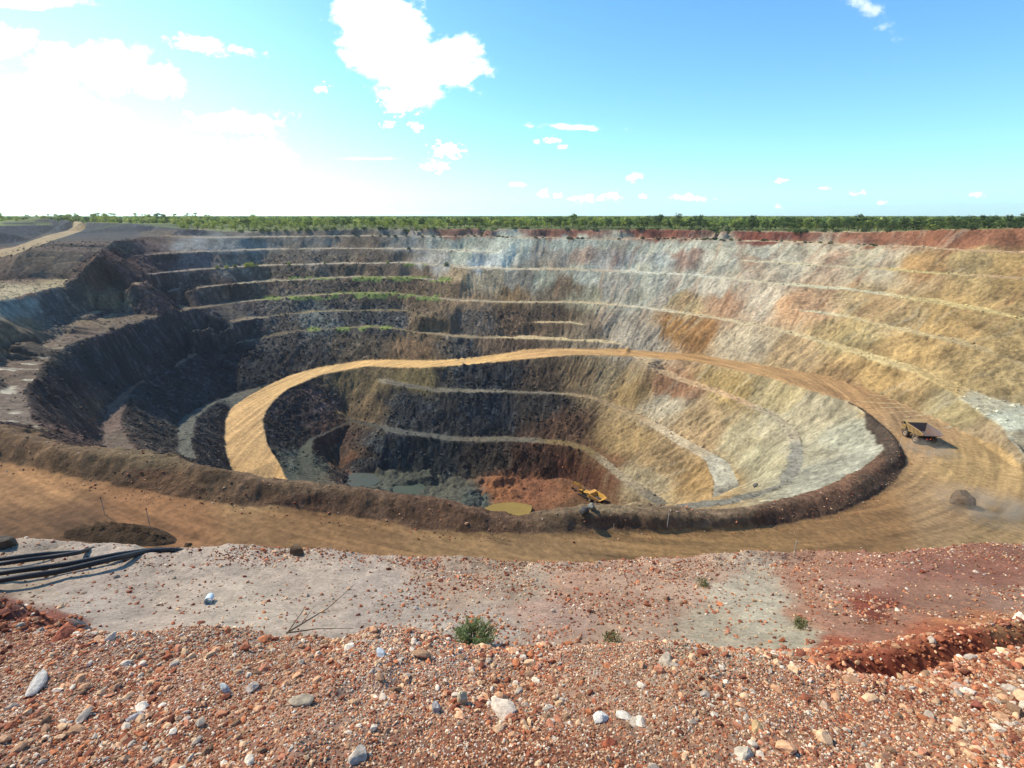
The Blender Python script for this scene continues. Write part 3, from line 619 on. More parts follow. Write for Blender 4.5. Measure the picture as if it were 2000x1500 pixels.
def surf(X, Y):
    """height of the finished ground under plan points"""
    X = np.atleast_1d(np.asarray(X, float)); Y = np.atleast_1d(np.asarray(Y, float))
    a = np.interp(np.degrees(np.arctan2(X, Y)), az, np.arange(na)); q = np.interp(np.hypot(X, Y), rad, np.arange(nr))
    ia = np.clip(a.astype(int), 0, na-2); iq = np.clip(q.astype(int), 0, nr-2); fa = a-ia; fq = q-iq
    return (VZ[iq, ia]*(1-fa)+VZ[iq, ia+1]*fa)*(1-fq)+(VZ[iq+1, ia]*(1-fa)+VZ[iq+1, ia+1]*fa)*fq
def hit(px, py, r0=1.0, r1=600):
    """first place where the sight line of a pixel meets the ground"""
    u, v = (px-1000)/1000, (py-750)/1000
    up = -(v*CP+SP); f = CP-v*SP
    t = np.exp(np.linspace(math.log(r0), math.log(r1), 4000))
    Z = surf(u*t, f*t); d = CAMZ+up*t-Z
    k = np.argmax(d < 0) if (d < 0).any() else len(t)-1
    return (u*t[k], f*t[k], float(Z[k]))

# ================================================================== things
rnd = random.Random(5); rng = np.random.default_rng(5)
def mat(name, c, rough=.7, var=.25, scale=3., metal=0., dirt=None, dscale=1.5, damt=.5, bump=0):
    m = bpy.data.materials.new(name); m.use_nodes = True; nt = m.node_tree; N = nt.nodes; L = nt.links
    b = N['Principled BSDF']; b.inputs['Roughness'].default_value = rough; b.inputs['Metallic'].default_value = metal
    c = srgb(c) if isinstance(c, str) else np.array(c)
    ge = N.new('ShaderNodeTexCoord')
    n = N.new('ShaderNodeTexNoise'); n.inputs['Scale'].default_value = scale; n.inputs['Detail'].default_value = 6; n.inputs['Roughness'].default_value = .65
    L.new(ge.outputs['Object'], n.inputs['Vector'])
    mr = N.new('ShaderNodeMapRange'); mr.inputs[1].default_value = .3; mr.inputs[2].default_value = .7; mr.inputs[3].default_value = 1-var; mr.inputs[4].default_value = 1+var; L.new(n.outputs[0], mr.inputs[0])
    mx = N.new('ShaderNodeVectorMath'); mx.operation = 'SCALE'; mx.inputs[0].default_value = tuple(c); L.new(mr.outputs[0], mx.inputs['Scale'])
    o = mx.outputs[0]
    if dirt:
        n2 = N.new('ShaderNodeTexNoise'); n2.inputs['Scale'].default_value = dscale; n2.inputs['Detail'].default_value = 7; L.new(ge.outputs['Object'], n2.inputs['Vector'])
        m2 = N.new('ShaderNodeMapRange'); m2.inputs[1].default_value = .42; m2.inputs[2].default_value = .62; m2.inputs[4].default_value = damt; L.new(n2.outputs[0], m2.inputs[0])
        mm = N.new('ShaderNodeMix'); mm.data_type = 'RGBA'; L.new(m2.outputs[0], mm.inputs[0]); L.new(o, mm.inputs[6]); mm.inputs[7].default_value = (*srgb(dirt), 1); o = mm.outputs[2]
    L.new(o, b.inputs['Base Color'])
    if bump:
        bp = N.new('ShaderNodeBump'); bp.inputs['Strength'].default_value = .6; bp.inputs['Distance'].default_value = bump; L.new(n.outputs[0], bp.inputs['Height']); L.new(bp.outputs[0], b.inputs['Normal'])
    return m
def tag(o, label=None, cat=None, group=None, kind=None):
    if label: o['label'] = label
    if cat: o['category'] = cat
    if group: o['group'] = group
    if kind: o['kind'] = kind
    return o
def empty(name, loc, rz=0, rot=None, sc_=1):
    o = bpy.data.objects.new(name, None); C.objects.link(o); o.location = loc
    o.rotation_euler = rot or (0, 0, rz); o.scale = (sc_,)*3; return o
class MB:
    def __init__(s): s.v = []; s.f = []
    def add(s, V, F):
        n = len(s.v); s.v += [tuple(v) for v in V]; s.f += [tuple(i+n for i in f) for f in F]; return s
    def hexa(s, P): return s.add(P, [(3, 2, 1, 0), (4, 5, 6, 7), (0, 1, 5, 4), (1, 2, 6, 5), (2, 3, 7, 6), (3, 0, 4, 7)])
    def box(s, c, d, rx=0):
        P = []
        for z_ in (-1, 1):
            for (a, b) in ((-1, -1), (1, -1), (1, 1), (-1, 1)):
                v = Vector((a*d[0]/2, b*d[1]/2, z_*d[2]/2))
                if rx: v = Vector((v.x, v.y*math.cos(rx)-v.z*math.sin(rx), v.y*math.sin(rx)+v.z*math.cos(rx)))
                P.append(v+Vector(c))
        return s.hexa(P)
    def beam(s, a, b, w, h, w2=None, h2=None):
        a, b = Vector(a), Vector(b); d = (b-a).normalized(); sd = d.cross(Vector((0, 0, 1)))
        sd = Vector((1, 0, 0)) if sd.length < .01 else sd.normalized(); up = sd.cross(d).normalized()
        w2 = w2 or w; h2 = h2 or h; P = []
        for p, ww, hh in ((a, w, h), (b, w2, h2)):
            P += [p-sd*ww/2-up*hh/2, p+sd*ww/2-up*hh/2, p+sd*ww/2+up*hh/2, p-sd*ww/2+up*hh/2]
        return s.hexa(P)
    def tube(s, pts, rad_, n=8, cap=True):
        pts = [Vector(p) for p in pts]; rr = rad_ if isinstance(rad_, (list, tuple)) else [rad_]*len(pts); V = []; F = []
        ref = Vector((0, 0, 1))
        for i, p in enumerate(pts):
            d = (pts[min(i+1, len(pts)-1)]-pts[max(i-1, 0)]).normalized()
            a = d.cross(ref if abs(d.z) < .95 else Vector((1, 0, 0))).normalized(); b = d.cross(a)
            V += [p+(a*math.cos(2*math.pi*k/n)+b*math.sin(2*math.pi*k/n))*rr[i] for k in range(n)]
        for i in range(len(pts)-1):
            F += [(i*n+k, i*n+(k+1) % n, (i+1)*n+(k+1) % n, (i+1)*n+k) for k in range(n)]
        if cap: F += [tuple(range(n))[::-1], tuple(range((len(pts)-1)*n, len(pts)*n))]
        return s.add(V, F)
    def prism(s, prof, x0, x1):      # profile in (y, z) swept along x
        n = len(prof); V = [(x0, *p) for p in prof]+[(x1, *p) for p in prof]
        return s.add(V, [tuple(range(n))[::-1], tuple(range(n, 2*n))]+[(k, (k+1) % n, n+(k+1) % n, n+k) for k in range(n)])
    def lathe(s, c, prof, n=24):     # about the x axis; prof = (x, r)
        V = []; F = []
        for x_, r_ in prof: V += [(c[0]+x_, c[1]+r_*math.cos(2*math.pi*k/n), c[2]+r_*math.sin(2*math.pi*k/n)) for k in range(n)]
        for i in range(len(prof)-1): F += [(i*n+k, i*n+(k+1) % n, (i+1)*n+(k+1) % n, (i+1)*n+k) for k in range(n)]
        return s.add(V, F)
    def build(s, name, m, parent=None, smooth=False, bevel=0):
        me = bpy.data.meshes.new(name); me.from_pydata(s.v, [], s.f); me.materials.append(m)
        import bmesh
        bm_ = bmesh.new(); bm_.from_mesh(me); bmesh.ops.recalc_face_normals(bm_, faces=bm_.faces)
        if bevel: bmesh.ops.bevel(bm_, geom=[e for e in bm_.edges if len(e.link_faces) == 2 and e.calc_face_angle(0) > .5], offset=bevel, segments=2, affect='EDGES', clamp_overlap=True)
        bm_.to_mesh(me); bm_.free()
        if smooth: me.polygons.foreach_set('use_smooth', [True]*len(me.polygons))
        o = bpy.data.objects.new(name, me); C.objects.link(o); o.parent = parent; return o
def copy_tree(o, parent=None):
    c = o.copy(); C.objects.link(c); c.parent = parent
    for ch in list(o.children): copy_tree(ch, c)
    return c
M_yel = mat('dusty_yellow_paint', '9a7c44', .65, .15, 2, dirt='8c6e4b', dscale=1.2, damt=.85)
M_tray = mat('scuffed_tray_steel', '5f5450', .6, .3, 1.5, dirt='6e4f3a', dscale=.9, damt=.8, bump=.02)
M_pale = mat('dust_covered_panel', 'a88a56', .7, .2, 1.5, dirt='96785a', damt=.6)
M_tyre = mat('rubber_tyre', '2d2a28', .9, .3, 4, dirt='7d6a52', damt=.8)
M_rim = mat('wheel_rim', '96826a', .6, .2, 4, dirt='5f5040', damt=.7)
M_dark = mat('dark_machinery', '262422', .7, .4, 3, dirt='5a4a3a', damt=.5)
M_glass = mat('cab_glass', '1c2428', .15, .1, 1)
M_red = mat('red_tail_lens', 'c8321e', .3, .05, 1)
M_red.node_tree.nodes['Principled BSDF'].inputs['Emission Color'].default_value = (1, .08, .03, 1); M_red.node_tree.nodes['Principled BSDF'].inputs['Emission Strength'].default_value = 1.5
M_fresh = mat('bright_yellow_paint', 'cc9a34', .6, .2, 2, dirt='7d6040', dscale=1.6, damt=.6)
M_track = mat('track_steel', '35312d', .7, .3, 3, dirt='6e543a', damt=.6)

def wheel(t, x, y, r_, w_, dual=False, name='wheel'):
    wo = MB()
    segs = 28; pr = [(-w_/2, r_*.6), (-w_/2, r_*.9), (-w_*.42, r_*.98), (-w_*.2, r_), (0, r_*.985), (w_*.2, r_), (w_*.42, r_*.98), (w_/2, r_*.9), (w_/2, r_*.6)]
    wo.lathe((x, y, r_), pr, segs)
    for k in range(24):              # tread blocks
        a = 2*math.pi*k/24
        wo.box((x-w_*.22*(1 if k % 2 else -1), y+math.cos(a)*r_*.995, r_+math.sin(a)*r_*.995), (w_*.42, .16, .12), rx=a-math.pi/2)
    o = wo.build(name, M_tyre, t, smooth=False)
    s_ = 1 if x > 0 else -1
    rm_ = MB(); rm_.lathe((x, y, r_), [(-w_*.47, r_*.6), (-w_*.30, r_*.5), (-w_*.25, r_*.2), (-w_*.4, r_*.16), (-w_*.4, .001)], 20); rm_.lathe((x, y, r_), [(w_*.47, r_*.6), (w_*.30, r_*.5), (w_*.25, r_*.2), (w_*.4, r_*.16), (w_*.4, .001)], 20)
    rm_.build('rim', M_rim, o, smooth=True)
def haul_truck(loc, rz, sc_, label, paint, tray_mat, lit, wall_paint=None):
    """rigid dump truck; +y is forward, wheels on z=0"""
    t = empty('haul_truck', loc, rz, sc_=sc_); tag(t, label, 'haul truck', 'haul trucks in the pit')
    for s_ in (-1, 1): wheel(t, 2.35*s_, 3.1, 1.32, .95)
    for s_ in (-1, 1):
        wheel(t, 2.45*s_, -1.75, 1.32, .9); wheel(t, 1.45*s_, -1.75, 1.32, .9)
    f = MB(); f.box((-.75, .6, 1.75), (.35, 8.2, .6)); f.box((.75, .6, 1.75), (.35, 8.2, .6)); f.box((0, -1.75, 1.35), (1.9, .7, .7)); f.box((0, -3.2, 1.9), (1.9, .3, .5)); f.box((0, 3.1, 1.3), (3.4, .35, .35)); f.box((0, 1, 1.6), (1.2, .3, .4))
    f.build('chassis', M_dark, t, bevel=.04)
    e = MB(); e.box((0, 4.2, 2.35), (2.6, 1.9, 1.7)); e.box((0, 5.2, 1.55), (5.2, .4, .5)); e.box((0, 4.1, 3.28), (5.9, 2.3, .14)); e.box((-2.1, 4.1, 2.6), (1.1, 1.6, 1.2)); e.box((2.3, 4.0, 2.5), (.8, 1.4, .9))
    e.build('engine_deck', paint, t, bevel=.05)
    g = MB()
    for k in range(7): g.box((0, 5.18, 1.9+k*.2), (2.3, .06, .09))
    g.build('grille', M_dark, t)
    cb = MB(); cb.hexa([(-2.75, 3.3, 3.35), (-1.15, 3.3, 3.35), (-1.15, 4.95, 3.35), (-2.75, 4.95, 3.35), (-2.7, 3.4, 4.85), (-1.2, 3.4, 4.85), (-1.2, 4.7, 4.85), (-2.7, 4.7, 4.85)])
    cab = cb.build('cab', paint, t, bevel=.05)
    gl_ = MB(); gl_.box((-1.95, 4.86, 4.3), (1.3, .05, .8), rx=.15); gl_.box((-2.75, 4.1, 4.3), (.05, 1.1, .75)); gl_.box((-1.15, 4.1, 4.3), (.05, 1.1, .75)); gl_.build('window', M_glass, cab)
    rl = MB()
    for a, b in (((-2.9, 5.2, 3.3), (2.9, 5.2, 3.3)), ((2.9, 5.2, 3.3), (2.9, 3.2, 3.3))):
        for h in (.5, 1.0): rl.tube([Vector(a)+Vector((0, 0, h)), Vector(b)+Vector((0, 0, h))], .035, 6)
        for k in range(5):
            p = Vector(a).lerp(Vector(b), k/4); rl.tube([p, p+Vector((0, 0, 1.0))], .03, 6)
    rl.build('handrail', paint, t)
    ld = MB()
    for s_ in (-.35, .35): ld.tube([(-1.9+s_, 5.5, .7), (-1.9+s_, 5.25, 3.3)], .03, 6)
    for k in range(8): ld.tube([(-2.25, 5.5-.03*k, .8+k*.33), (-1.55, 5.5-.03*k, .8+k*.33)], .03, 6)
    ld.build('ladder', M_dark, t)
    # the tray: V floor, flared sides, sloping front plate with a canopy over the cab, pointed tail
    W, T = 3.05, .16
    def P(x_, y_, z_): return (x_, y_, z_)
    b = MB()
    floor_in = [(-2.3, -4.6, 3.55), (2.3, -4.6, 3.55), (2.3, -2.6, 2.75), (2.3, 1.9, 2.35), (-2.3, 1.9, 2.35), (-2.3, -2.6, 2.75)]
    n0 = floor_in; low = [(x_, y_, z_-T) for x_, y_, z_ in n0]
    b.add(n0+low, [(0, 1, 2, 5), (5, 2, 3, 4), (7, 6, 11, 8), (8, 11, 10, 9), (0, 6, 7, 1), (1, 7, 8, 2), (2, 8, 9, 3), (3, 9, 10, 4), (4, 10, 11, 5), (5, 11, 6, 0)])
    for s_ in (-1, 1):
        inn = [(s_*2.3, -4.6, 3.55), (s_*2.3, -2.6, 2.75), (s_*2.3, 1.9, 2.35), (s_*(W-.06), 2.9, 4.75), (s_*(W-.06), -3.1, 4.55), (s_*(W-.1), -4.9, 3.95)]
        out = [(x_+s_*T, y_, z_) for x_, y_, z_ in inn]
        b.add(inn+out, [(0, 1, 4, 5), (1, 2, 3, 4), (6, 11, 10, 7), (7, 10, 9, 8), (0, 5, 11, 6), (5, 4, 10, 11), (4, 3, 9, 10), (3, 2, 8, 9), (2, 1, 7, 8), (1, 0, 6, 7)])
    b.hexa([(-2.3, 1.9, 2.35), (2.3, 1.9, 2.35), (2.3, 2.06, 2.35), (-2.3, 2.06, 2.35), (-W, 2.9, 4.8), (W, 2.9, 4.8), (W, 3.06, 4.8), (-W, 3.06, 4.8)])
    body = b.build('tray', tray_mat, t)
    cn_ = MB(); cn_.hexa([(-W-.1, 2.85, 4.78), (W+.1, 2.85, 4.78), (W+.1, 5.1, 5.0), (-W-.1, 5.1, 5.0), (-W-.1, 2.85, 4.96), (W+.1, 2.85, 4.96), (W+.1, 5.1, 5.2), (-W-.1, 5.1, 5.2)])
    cn_.build('canopy', wall_paint or paint, body, bevel=.03)
    for s_ in (-1, 1):
        sd = [(s_*2.55, -4.5, 3.5), (s_*2.55, -2.7, 2.72), (s_*2.55, 1.9, 2.3), (s_*(W+.16), 2.9, 4.75), (s_*(W+.16), -3.1, 4.55), (s_*(W+.1), -4.85, 3.95)]
        pl_ = MB().add(sd+[(x_+s_*.05, y_, z_) for x_, y_, z_ in sd], [(0, 1, 4, 5), (1, 2, 3, 4), (6, 11, 10, 7), (7, 10, 9, 8), (0, 5, 11, 6), (5, 4, 10, 11), (4, 3, 9, 10), (3, 2, 8, 9), (2, 1, 7, 8), (1, 0, 6, 7)])
        for yy in (-2.4, -.6, 1.2): pl_.beam((s_*2.62, yy, 2.75 if yy < -2 else 2.5), (s_*(W+.22), yy, 4.55+.03*(yy+3)), .16, .12)
        pl_.beam((s_*(W+.13), -3.1, 4.62), (s_*(W+.13), 2.9, 4.86), .2, .2); pl_.beam((s_*(W+.1), -3.1, 4.6), (s_*(W+.02), -4.95, 4.02), .2, .2)
        pl_.build('side_panel', wall_paint or paint, body)
    tl = MB(); tl.box((0, -3.38, 1.75), (1.7, .08, .35)); q = tl.build('lamp_bar', M_dark, t)
    for s_ in (-1, 1):
        l_ = MB(); l_.box((s_*.55, -3.45, 1.95), (.22, .08, .16)); l_.build('tail_lamp', M_red if lit else M_dark, t)
    for s_ in (-1, 1): MB().box((s_*3.1, 4.9, 4.1), (.3, .08, .5)).tube([(s_*2.8, 4.8, 3.4), (s_*3.1, 4.9, 4.4)], .03, 6).build('mirror', M_dark, t)
    for s_ in (-1, 1):
        h_ = MB(); h_.tube([(s_*.55, 1.6, 1.7), (s_*.6, -.2, 2.45)], .13, 10); h_.build('hoist_ram', M_dark, t)
    return t
def ground_at(px, py, D): 
    x_, y_, z_ = unp(px, py, D); return (x_, y_, float(surf(x_, y_)[0]))
pA = hit(1806, 866, 60); pB = hit(1715, 800, 60)
hd_ = math.atan2(-(pB[0]-pA[0]), pB[1]-pA[1])
tr1 = haul_truck((pA[0], pA[1]+1.6, pA[2]-.03), hd_+.10, .74, 'yellow haul truck driving on the dirt ramp with an empty brown tray and dust behind', M_yel, M_tray, True, M_pale)
pC = hit(1165, 981, 100)
M_load = mat('dusty_orange_paint', 'd8a348', .6, .15, 2, dirt='b08a60', damt=.6)
print('truck', pA, pC)
tr2 = haul_truck(pC, R(35), .6, 'yellow haul truck parked beside the excavator on the pit floor', M_fresh, M_fresh, False, M_load)
ldm = MB()
import itertools
gx2 = [(-2.2+4.4*i/8, -3.2+5*j/8) for j in range(9) for i in range(9)]
ldm.add([(a, b, 2.5+.9*max(0, 1-(a/2.4)**2)*max(0, 1-((b+.6)/2.9)**2)+rnd.uniform(-.1, .1)+(.15 if b < -2 else 0)) for a, b in gx2], [(j*9+i, j*9+i+1, (j+1)*9+i+1, (j+1)*9+i) for j in range(8) for i in range(8)])
ldo = ldm.build('ore_load', mat('dark_ore', '4b3d34', .95, .4, 3, bump=.1), None, smooth=True)
ldo.location = tr2.location; ldo.rotation_euler = tr2.rotation_euler; ldo.scale = tr2.scale
tag(ldo, 'dark brown ore heaped in the tray of the truck on the pit floor', 'ore load')

def excavator(loc, rz, sc_):
    t = empty('excavator', loc, rz, sc_=sc_); tag(t, 'yellow and black excavator with a raised bent boom loading the truck on the pit floor', 'excavator')
    for s_ in (-1, 1):
        pr = [(-2.9, .5), (-2.5, .08), (2.5, .08), (2.9, .5), (2.9, .8), (2.5, 1.15), (-2.5, 1.15), (-2.9, .8)]
        o = MB().prism(pr, s_*1.5-.35 if s_ > 0 else -1.85, s_*1.5+.35 if s_ > 0 else -1.15).build('track', M_track, t)
        w_ = MB()
        for k in range(6): w_.lathe((s_*1.5-.38, -2.2+k*.88, .45), [(0, .001), (0, .3), (.76, .3), (.76, .001)], 12)
        w_.build('roller', M_dark, o)
    MB().box((0, 0, 1.0), (2.4, 2.4, .6)).build('undercarriage', M_dark, t, bevel=.05)
    h = MB(); h.box((0, -.9, 2.1), (3.2, 4.2, 1.5)).build('engine_house', M_dark, t, bevel=.08)
    MB().box((0, -3.2, 2.1), (3.3, .9, 1.6)).build('counterweight', M_fresh, t, bevel=.15)
    MB().box((0, -1.2, 2.92), (3.0, 2.6, .12)).build('engine_cover', M_fresh, t)
    cb = MB().box((-1.15, 1.4, 2.5), (1.15, 1.8, 2.1)).build('cab', M_fresh, t, bevel=.08)
    g = MB(); g.box((-1.15, 2.32, 2.75), (.95, .05, 1.2)); g.box((-1.75, 1.4, 2.85), (.05, 1.4, 1.0)); g.build('window', M_glass, cb)
    MB().beam((.2, 1.2, 1.9), (.2, 3.6, 5.4), .7, .9, .6, 1.1).beam((.2, 3.5, 5.35), (.2, 6.9, 5.2), .6, 1.1, .5, .7).build('boom', M_fresh, t, bevel=.05)
    MB().beam((.2, 6.6, 5.9), (.2, 7.6, 2.4), .5, .8, .4, .5).build('stick', M_fresh, t, bevel=.05)
    for s_ in (-1, 1): MB().tube([(.2+s_*.45, 1.8, 1.8), (.2+s_*.45, 3.5, 4.6)], .13, 8).build('boom_ram', M_dark, t)
    MB().tube([(.2, 3.8, 6.1), (.2, 6.4, 6.1)], .12, 8).build('stick_ram', M_dark, t)
    b = MB(); b.prism([(7.2, 2.6), (8.3, 2.3), (8.2, 1.3), (7.3, .9), (6.6, 1.2), (7.3, 1.3), (7.9, 1.5), (7.9, 2.1), (7.2, 2.35)], -.5, .9)
    bo = b.build('bucket', M_track, t)
    th_ = MB()
    for k in range(5): th_.beam((-.4+k*.3, 6.7, 1.2), (-.4+k*.3, 6.35, 1.25), .14, .1, .04, .04)
    th_.build('teeth', M_dark, bo)
    return t
pE = hit(1143, 970, 100)
excavator((pE[0]-.2, pE[1]+.6, pE[2]), R(48), .66)

# ------------------------------------------------------------------ stones
def ico(sub=0):
    import bmesh
    b = bmesh.new(); bmesh.ops.create_icosphere(b, subdivisions=sub+1, radius=1); b.verts.ensure_lookup_table()
    V = np.array([v.co[:] for v in b.verts], f32); F = np.array([[v.index for v in f.verts] for f in b.faces]); b.free(); return V, F
IV0, IF0 = ico(0); IV1, IF1 = ico(1); IV2, IF2 = ico(2)
def rocky(V, seed, cuts=9, amp=.12):
    g = np.random.default_rng(seed); V = V.copy()
    for _ in range(cuts):
        n = g.normal(size=3); n /= np.linalg.norm(n); d = g.uniform(.55, .85)
        k = V@n-d; V -= np.clip(k, 0, None)[:, None]*n[None, :].astype(f32)
    V += (g.normal(size=V.shape)*amp*.35).astype(f32)
    return V.astype(f32)
PAL = np.array([srgb(h) for h in ('bca080', 'a69c8e', '8a5640', 'a26a4a', '704636', 'c6bcaa', '9c7e64', '806852', 'b69070', 'a07058')], f32)
M_stone = mat_ground('stone_gravel', .5, 30, dist=.01); M_stone.name = 'gravel_stone'
def stones(name, X, Y, S, base, pw, flat=.65, sink=.25, link=True):
    V0, F0 = base; n = len(X); nv, nf = len(V0), len(F0)
    var = [rocky(V0, k+7) for k in range(14)]
    vi = rng.integers(0, 14, n); VV = np.stack(var)[vi]
    sc3 = np.stack([S*rng.uniform(.75, 1.35, n), S*rng.uniform(.6, 1.0, n), S*rng.uniform(.4, 1.0, n)*flat*1.3], -1)
    VV = VV*sc3[:, None, :]
    a = rng.uniform(0, 6.28, n); b = rng.normal(0, .45, n); ca, sa, cb_, sb = np.cos(a), np.sin(a), np.cos(b), np.sin(b)
    x_ = VV[..., 0]; y_ = VV[..., 1]*cb_[:, None]-VV[..., 2]*sb[:, None]; z_ = VV[..., 1]*sb[:, None]+VV[..., 2]*cb_[:, None]
    xx = x_*ca[:, None]-y_*sa[:, None]; yy = x_*sa[:, None]+y_*ca[:, None]
    Z = surf(X, Y)+S*(flat-sink)*.6
    co = np.stack([xx+X[:, None], yy+Y[:, None], z_+Z[:, None]], -1).reshape(-1, 3)
    F = (F0[None]+(np.arange(n)*nv)[:, None, None]).reshape(-1, 3)
    ci = rng.choice(len(PAL), n, p=np.array(pw)/sum(pw)); cl_ = PAL[ci]*rng.uniform(.8, 1.25, (n, 1)).astype(f32)*np.array([1.2, 1.1, 1.0], f32)
    cl_ = cl_*(1+.3*fbm(X/.6, Y/.6, 321, 3))[:, None]
    cols = np.repeat(cl_, nv, 0)
    return meshobj(name, co.astype(f32), F, M_stone, cols, smooth=False)
def scatter(n, x0, x1, y0, y1, fn):
    X = rng.uniform(x0, x1, n); Y = rng.uniform(y0, y1, n); k = rng.uniform(0, 1, n) < fn(X, Y); return X[k], Y[k]
def heapmask(X, Y):
    Z = surf(X, Y); qx_, qy_ = proj(X, Y, Z); crest_y = np.interp(qx_, [p[0] for p in HC], [p[1] for p in HC])
    return (qy_ > crest_y+6-25*(Y > 2.2)*(Y < 2.6)) & (Y < 2.9) & (np.abs(qx_-1000) < 1900) & (qy_ < 2100)
HC = [(-900, 1232), (0, 1226), (168, 1230), (297, 1216), (367, 1206), (507, 1220), (660, 1228), (780, 1212), (864, 1246), (930, 1269), (1200, 1262), (1422, 1266), (1527, 1277), (1650, 1302), (1755, 1324), (1860, 1288), (2000, 1270), (3000, 1240)]
PW = [3, 2.2, 3.5, 3, 2.2, 1.8, 2.8, 1.8, 2.8, 2]
def clump(X, Y): return heapmask(X, Y)*(.55+.9*fbm(X/.5, Y/.5, 311, 3)+.5*fbm(X/.14, Y/.14, 313, 2))
X, Y = scatter(270000, -6.3, 6.3, .6, 2.9, heapmask); S = rng.uniform(.004, .009, len(X)); g1 = (X, Y, S)
X2, Y2 = scatter(46000, -6.3, 6.3, .6, 2.9, clump); S2 = rng.gamma(2.4, .0036, len(X2))+.005
print('gravel', len(X), len(X2))
tag(stones('gravel', X, Y, S, (IV0, IF0), PW), 'fine red and cream gravel covering the heap in the foreground', 'gravel', kind='stuff')
tag(stones('gravel', X2, Y2, S2, (IV0, IF0), PW), 'loose pebbles of red and white stone over the foreground heap', 'gravel', kind='stuff')
X3, Y3 = scatter(2400, -6.3, 6.3, .7, 2.8, clump); S3 = rng.gamma(2.6, .0048, len(X3))+.011
tag(stones('gravel', X3, Y3, S3, (IV1, IF1), [4, 3, 2.5, 2.5, 1, 2.5, 2, 1, 2, 1]), 'larger broken stones lying through the foreground gravel', 'gravel', kind='stuff')
# rubble on the pale ledge: thicker at its lip and to the right
def ledgem(X, Y):
    Z = surf(X, Y); qx_, qy_ = proj(X, Y, Z)
    dens = .10+.35*ss(700, 1150, qx_)+.25*np.exp(-((qx_-950)/180)**2)+.9*ss(1125, 1088, qy_)*ss(300, 700, qx_)+.25*ss(1125, 1080, qy_)
    dens = dens*(.35+1.3*ss(-.2, .3, fbm(X/1.3, Y/1.3, 301, 3)))
    return dens*(Y > 3.2)*(np.hypot(X, Y) < 19)*(np.abs(qx_-1000) < 1700)
X4, Y4 = scatter(100000, -16, 16, 3.3, 11.5, ledgem); S4 = rng.gamma(2.2, .0055, len(X4))+.006
print('ledge', len(X4))
tag(stones('rubble', X4, Y4, S4, (IV0, IF0), [2, 1.5, 4, 2.5, 4, 1.2, 2, 2.5, 1.5, 3], sink=.1), 'small red and pale rubble strewn over the sandy ledge', 'rubble', kind='stuff')
def redm(X, Y):
    Z = surf(X, Y); qx_, qy_ = proj(X, Y, Z)
    return .6*((qy_ > 1195) & (qy_ < 1330) & (qx_ > 1540) & (Y > 2.3)) + .8*((qx_ < 175) & (qy_ > 1140) & (qy_ < 1235) & (Y > 2.3))
X5, Y5 = scatter(30000, -5, 5.5, 2.3, 4.2, redm); S5 = rng.gamma(2, .005, len(X5))+.005
tag(stones('rubble', X5, Y5, S5, (IV0, IF0), [.6, .4, 4, 4, 5, .3, .8, .6, .8, 1], sink=.2), 'crumbled rust red earth clods on the far side of the gravel heap', 'rubble', kind='stuff')
# rubble along the toe of the bund and on the road edge
def bundm(X, Y):
    Z = surf(X, Y); qx_, qy_ = proj(X, Y, Z)
    return 1.*(GF(X, Y, blur(berm, 6)) > .05)
X6, Y6 = scatter(30000, -75, 90, 34, 112, bundm); S6 = rng.gamma(1.3, .035, len(X6))+.03
tag(stones('rubble', X6, Y6, S6, (IV0, IF0), [.4, .8, 1.2, .3, 3, .15, 2, 4, .3, .5], sink=.3), 'stones caught in the earth bund beside the haul road', 'rubble', kind='stuff')

# blocks fallen on the benches and lying under the faces, coloured like the ground they came from
def fallen(n, name, label, prob, smin, sg):
    iv = rng.integers(0, nr*na, n*26); vx_, vy_ = x.ravel()[iv], y.ravel()[iv]; rr1 = np.hypot(vx_, vy_)
    k = (bmm.ravel()[iv] < .05) & (rr1 > 85) & (rng.random(len(iv)) < (rr1/300)**1.6) & (rr1 < 330) & (np.abs(np.arctan2(vx_, vy_)) < R(57)) & (rng.random(len(iv)) < prob(iv)); iv = iv[k][:n]
    X = x.ravel()[iv]+rng.uniform(-.3, .3, len(iv)); Y = y.ravel()[iv]+rng.uniform(-.3, .3, len(iv)); S = np.minimum(rng.gamma(1.6, sg, len(iv))+smin, .75)*np.clip(rr1[k][:n]/180, .5, 1)
    o = stones(name, X, Y, S, (IV0, IF0), [1]*10, sink=.2); c_ = np.clip(cc[iv]*rng.uniform(.7, 1.5, (len(iv), 1)), 0, .8)
    o.data.color_attributes['Col'].data.foreach_set('color', np.c_[np.repeat(c_, 12, 0), np.ones(len(iv)*12)].astype(f32).ravel())
    tag(o, label, 'rubble', kind='stuff'); print(name, len(iv))
slf, rwf, dkf = sl.ravel(), rw.ravel(), dark.ravel()
toe = ss(.3, .6, GF(x, y, blur(np.hypot(*np.gradient(GF.Z))/.5, 4))).ravel()*(slf < .35)
fallen(60000, 'rubble', 'blocks of rock fallen on the benches of the pit', lambda i: (toe[i]*.8+.10*(slf[i] < .4))*(rwf[i] < .1), .09, .10)
fallen(26000, 'rubble', 'broken dark rock sticking out of the steep pit faces', lambda i: dkf[i]*(slf[i] > .5)*.7*(rwf[i] < .1), .12, .16)

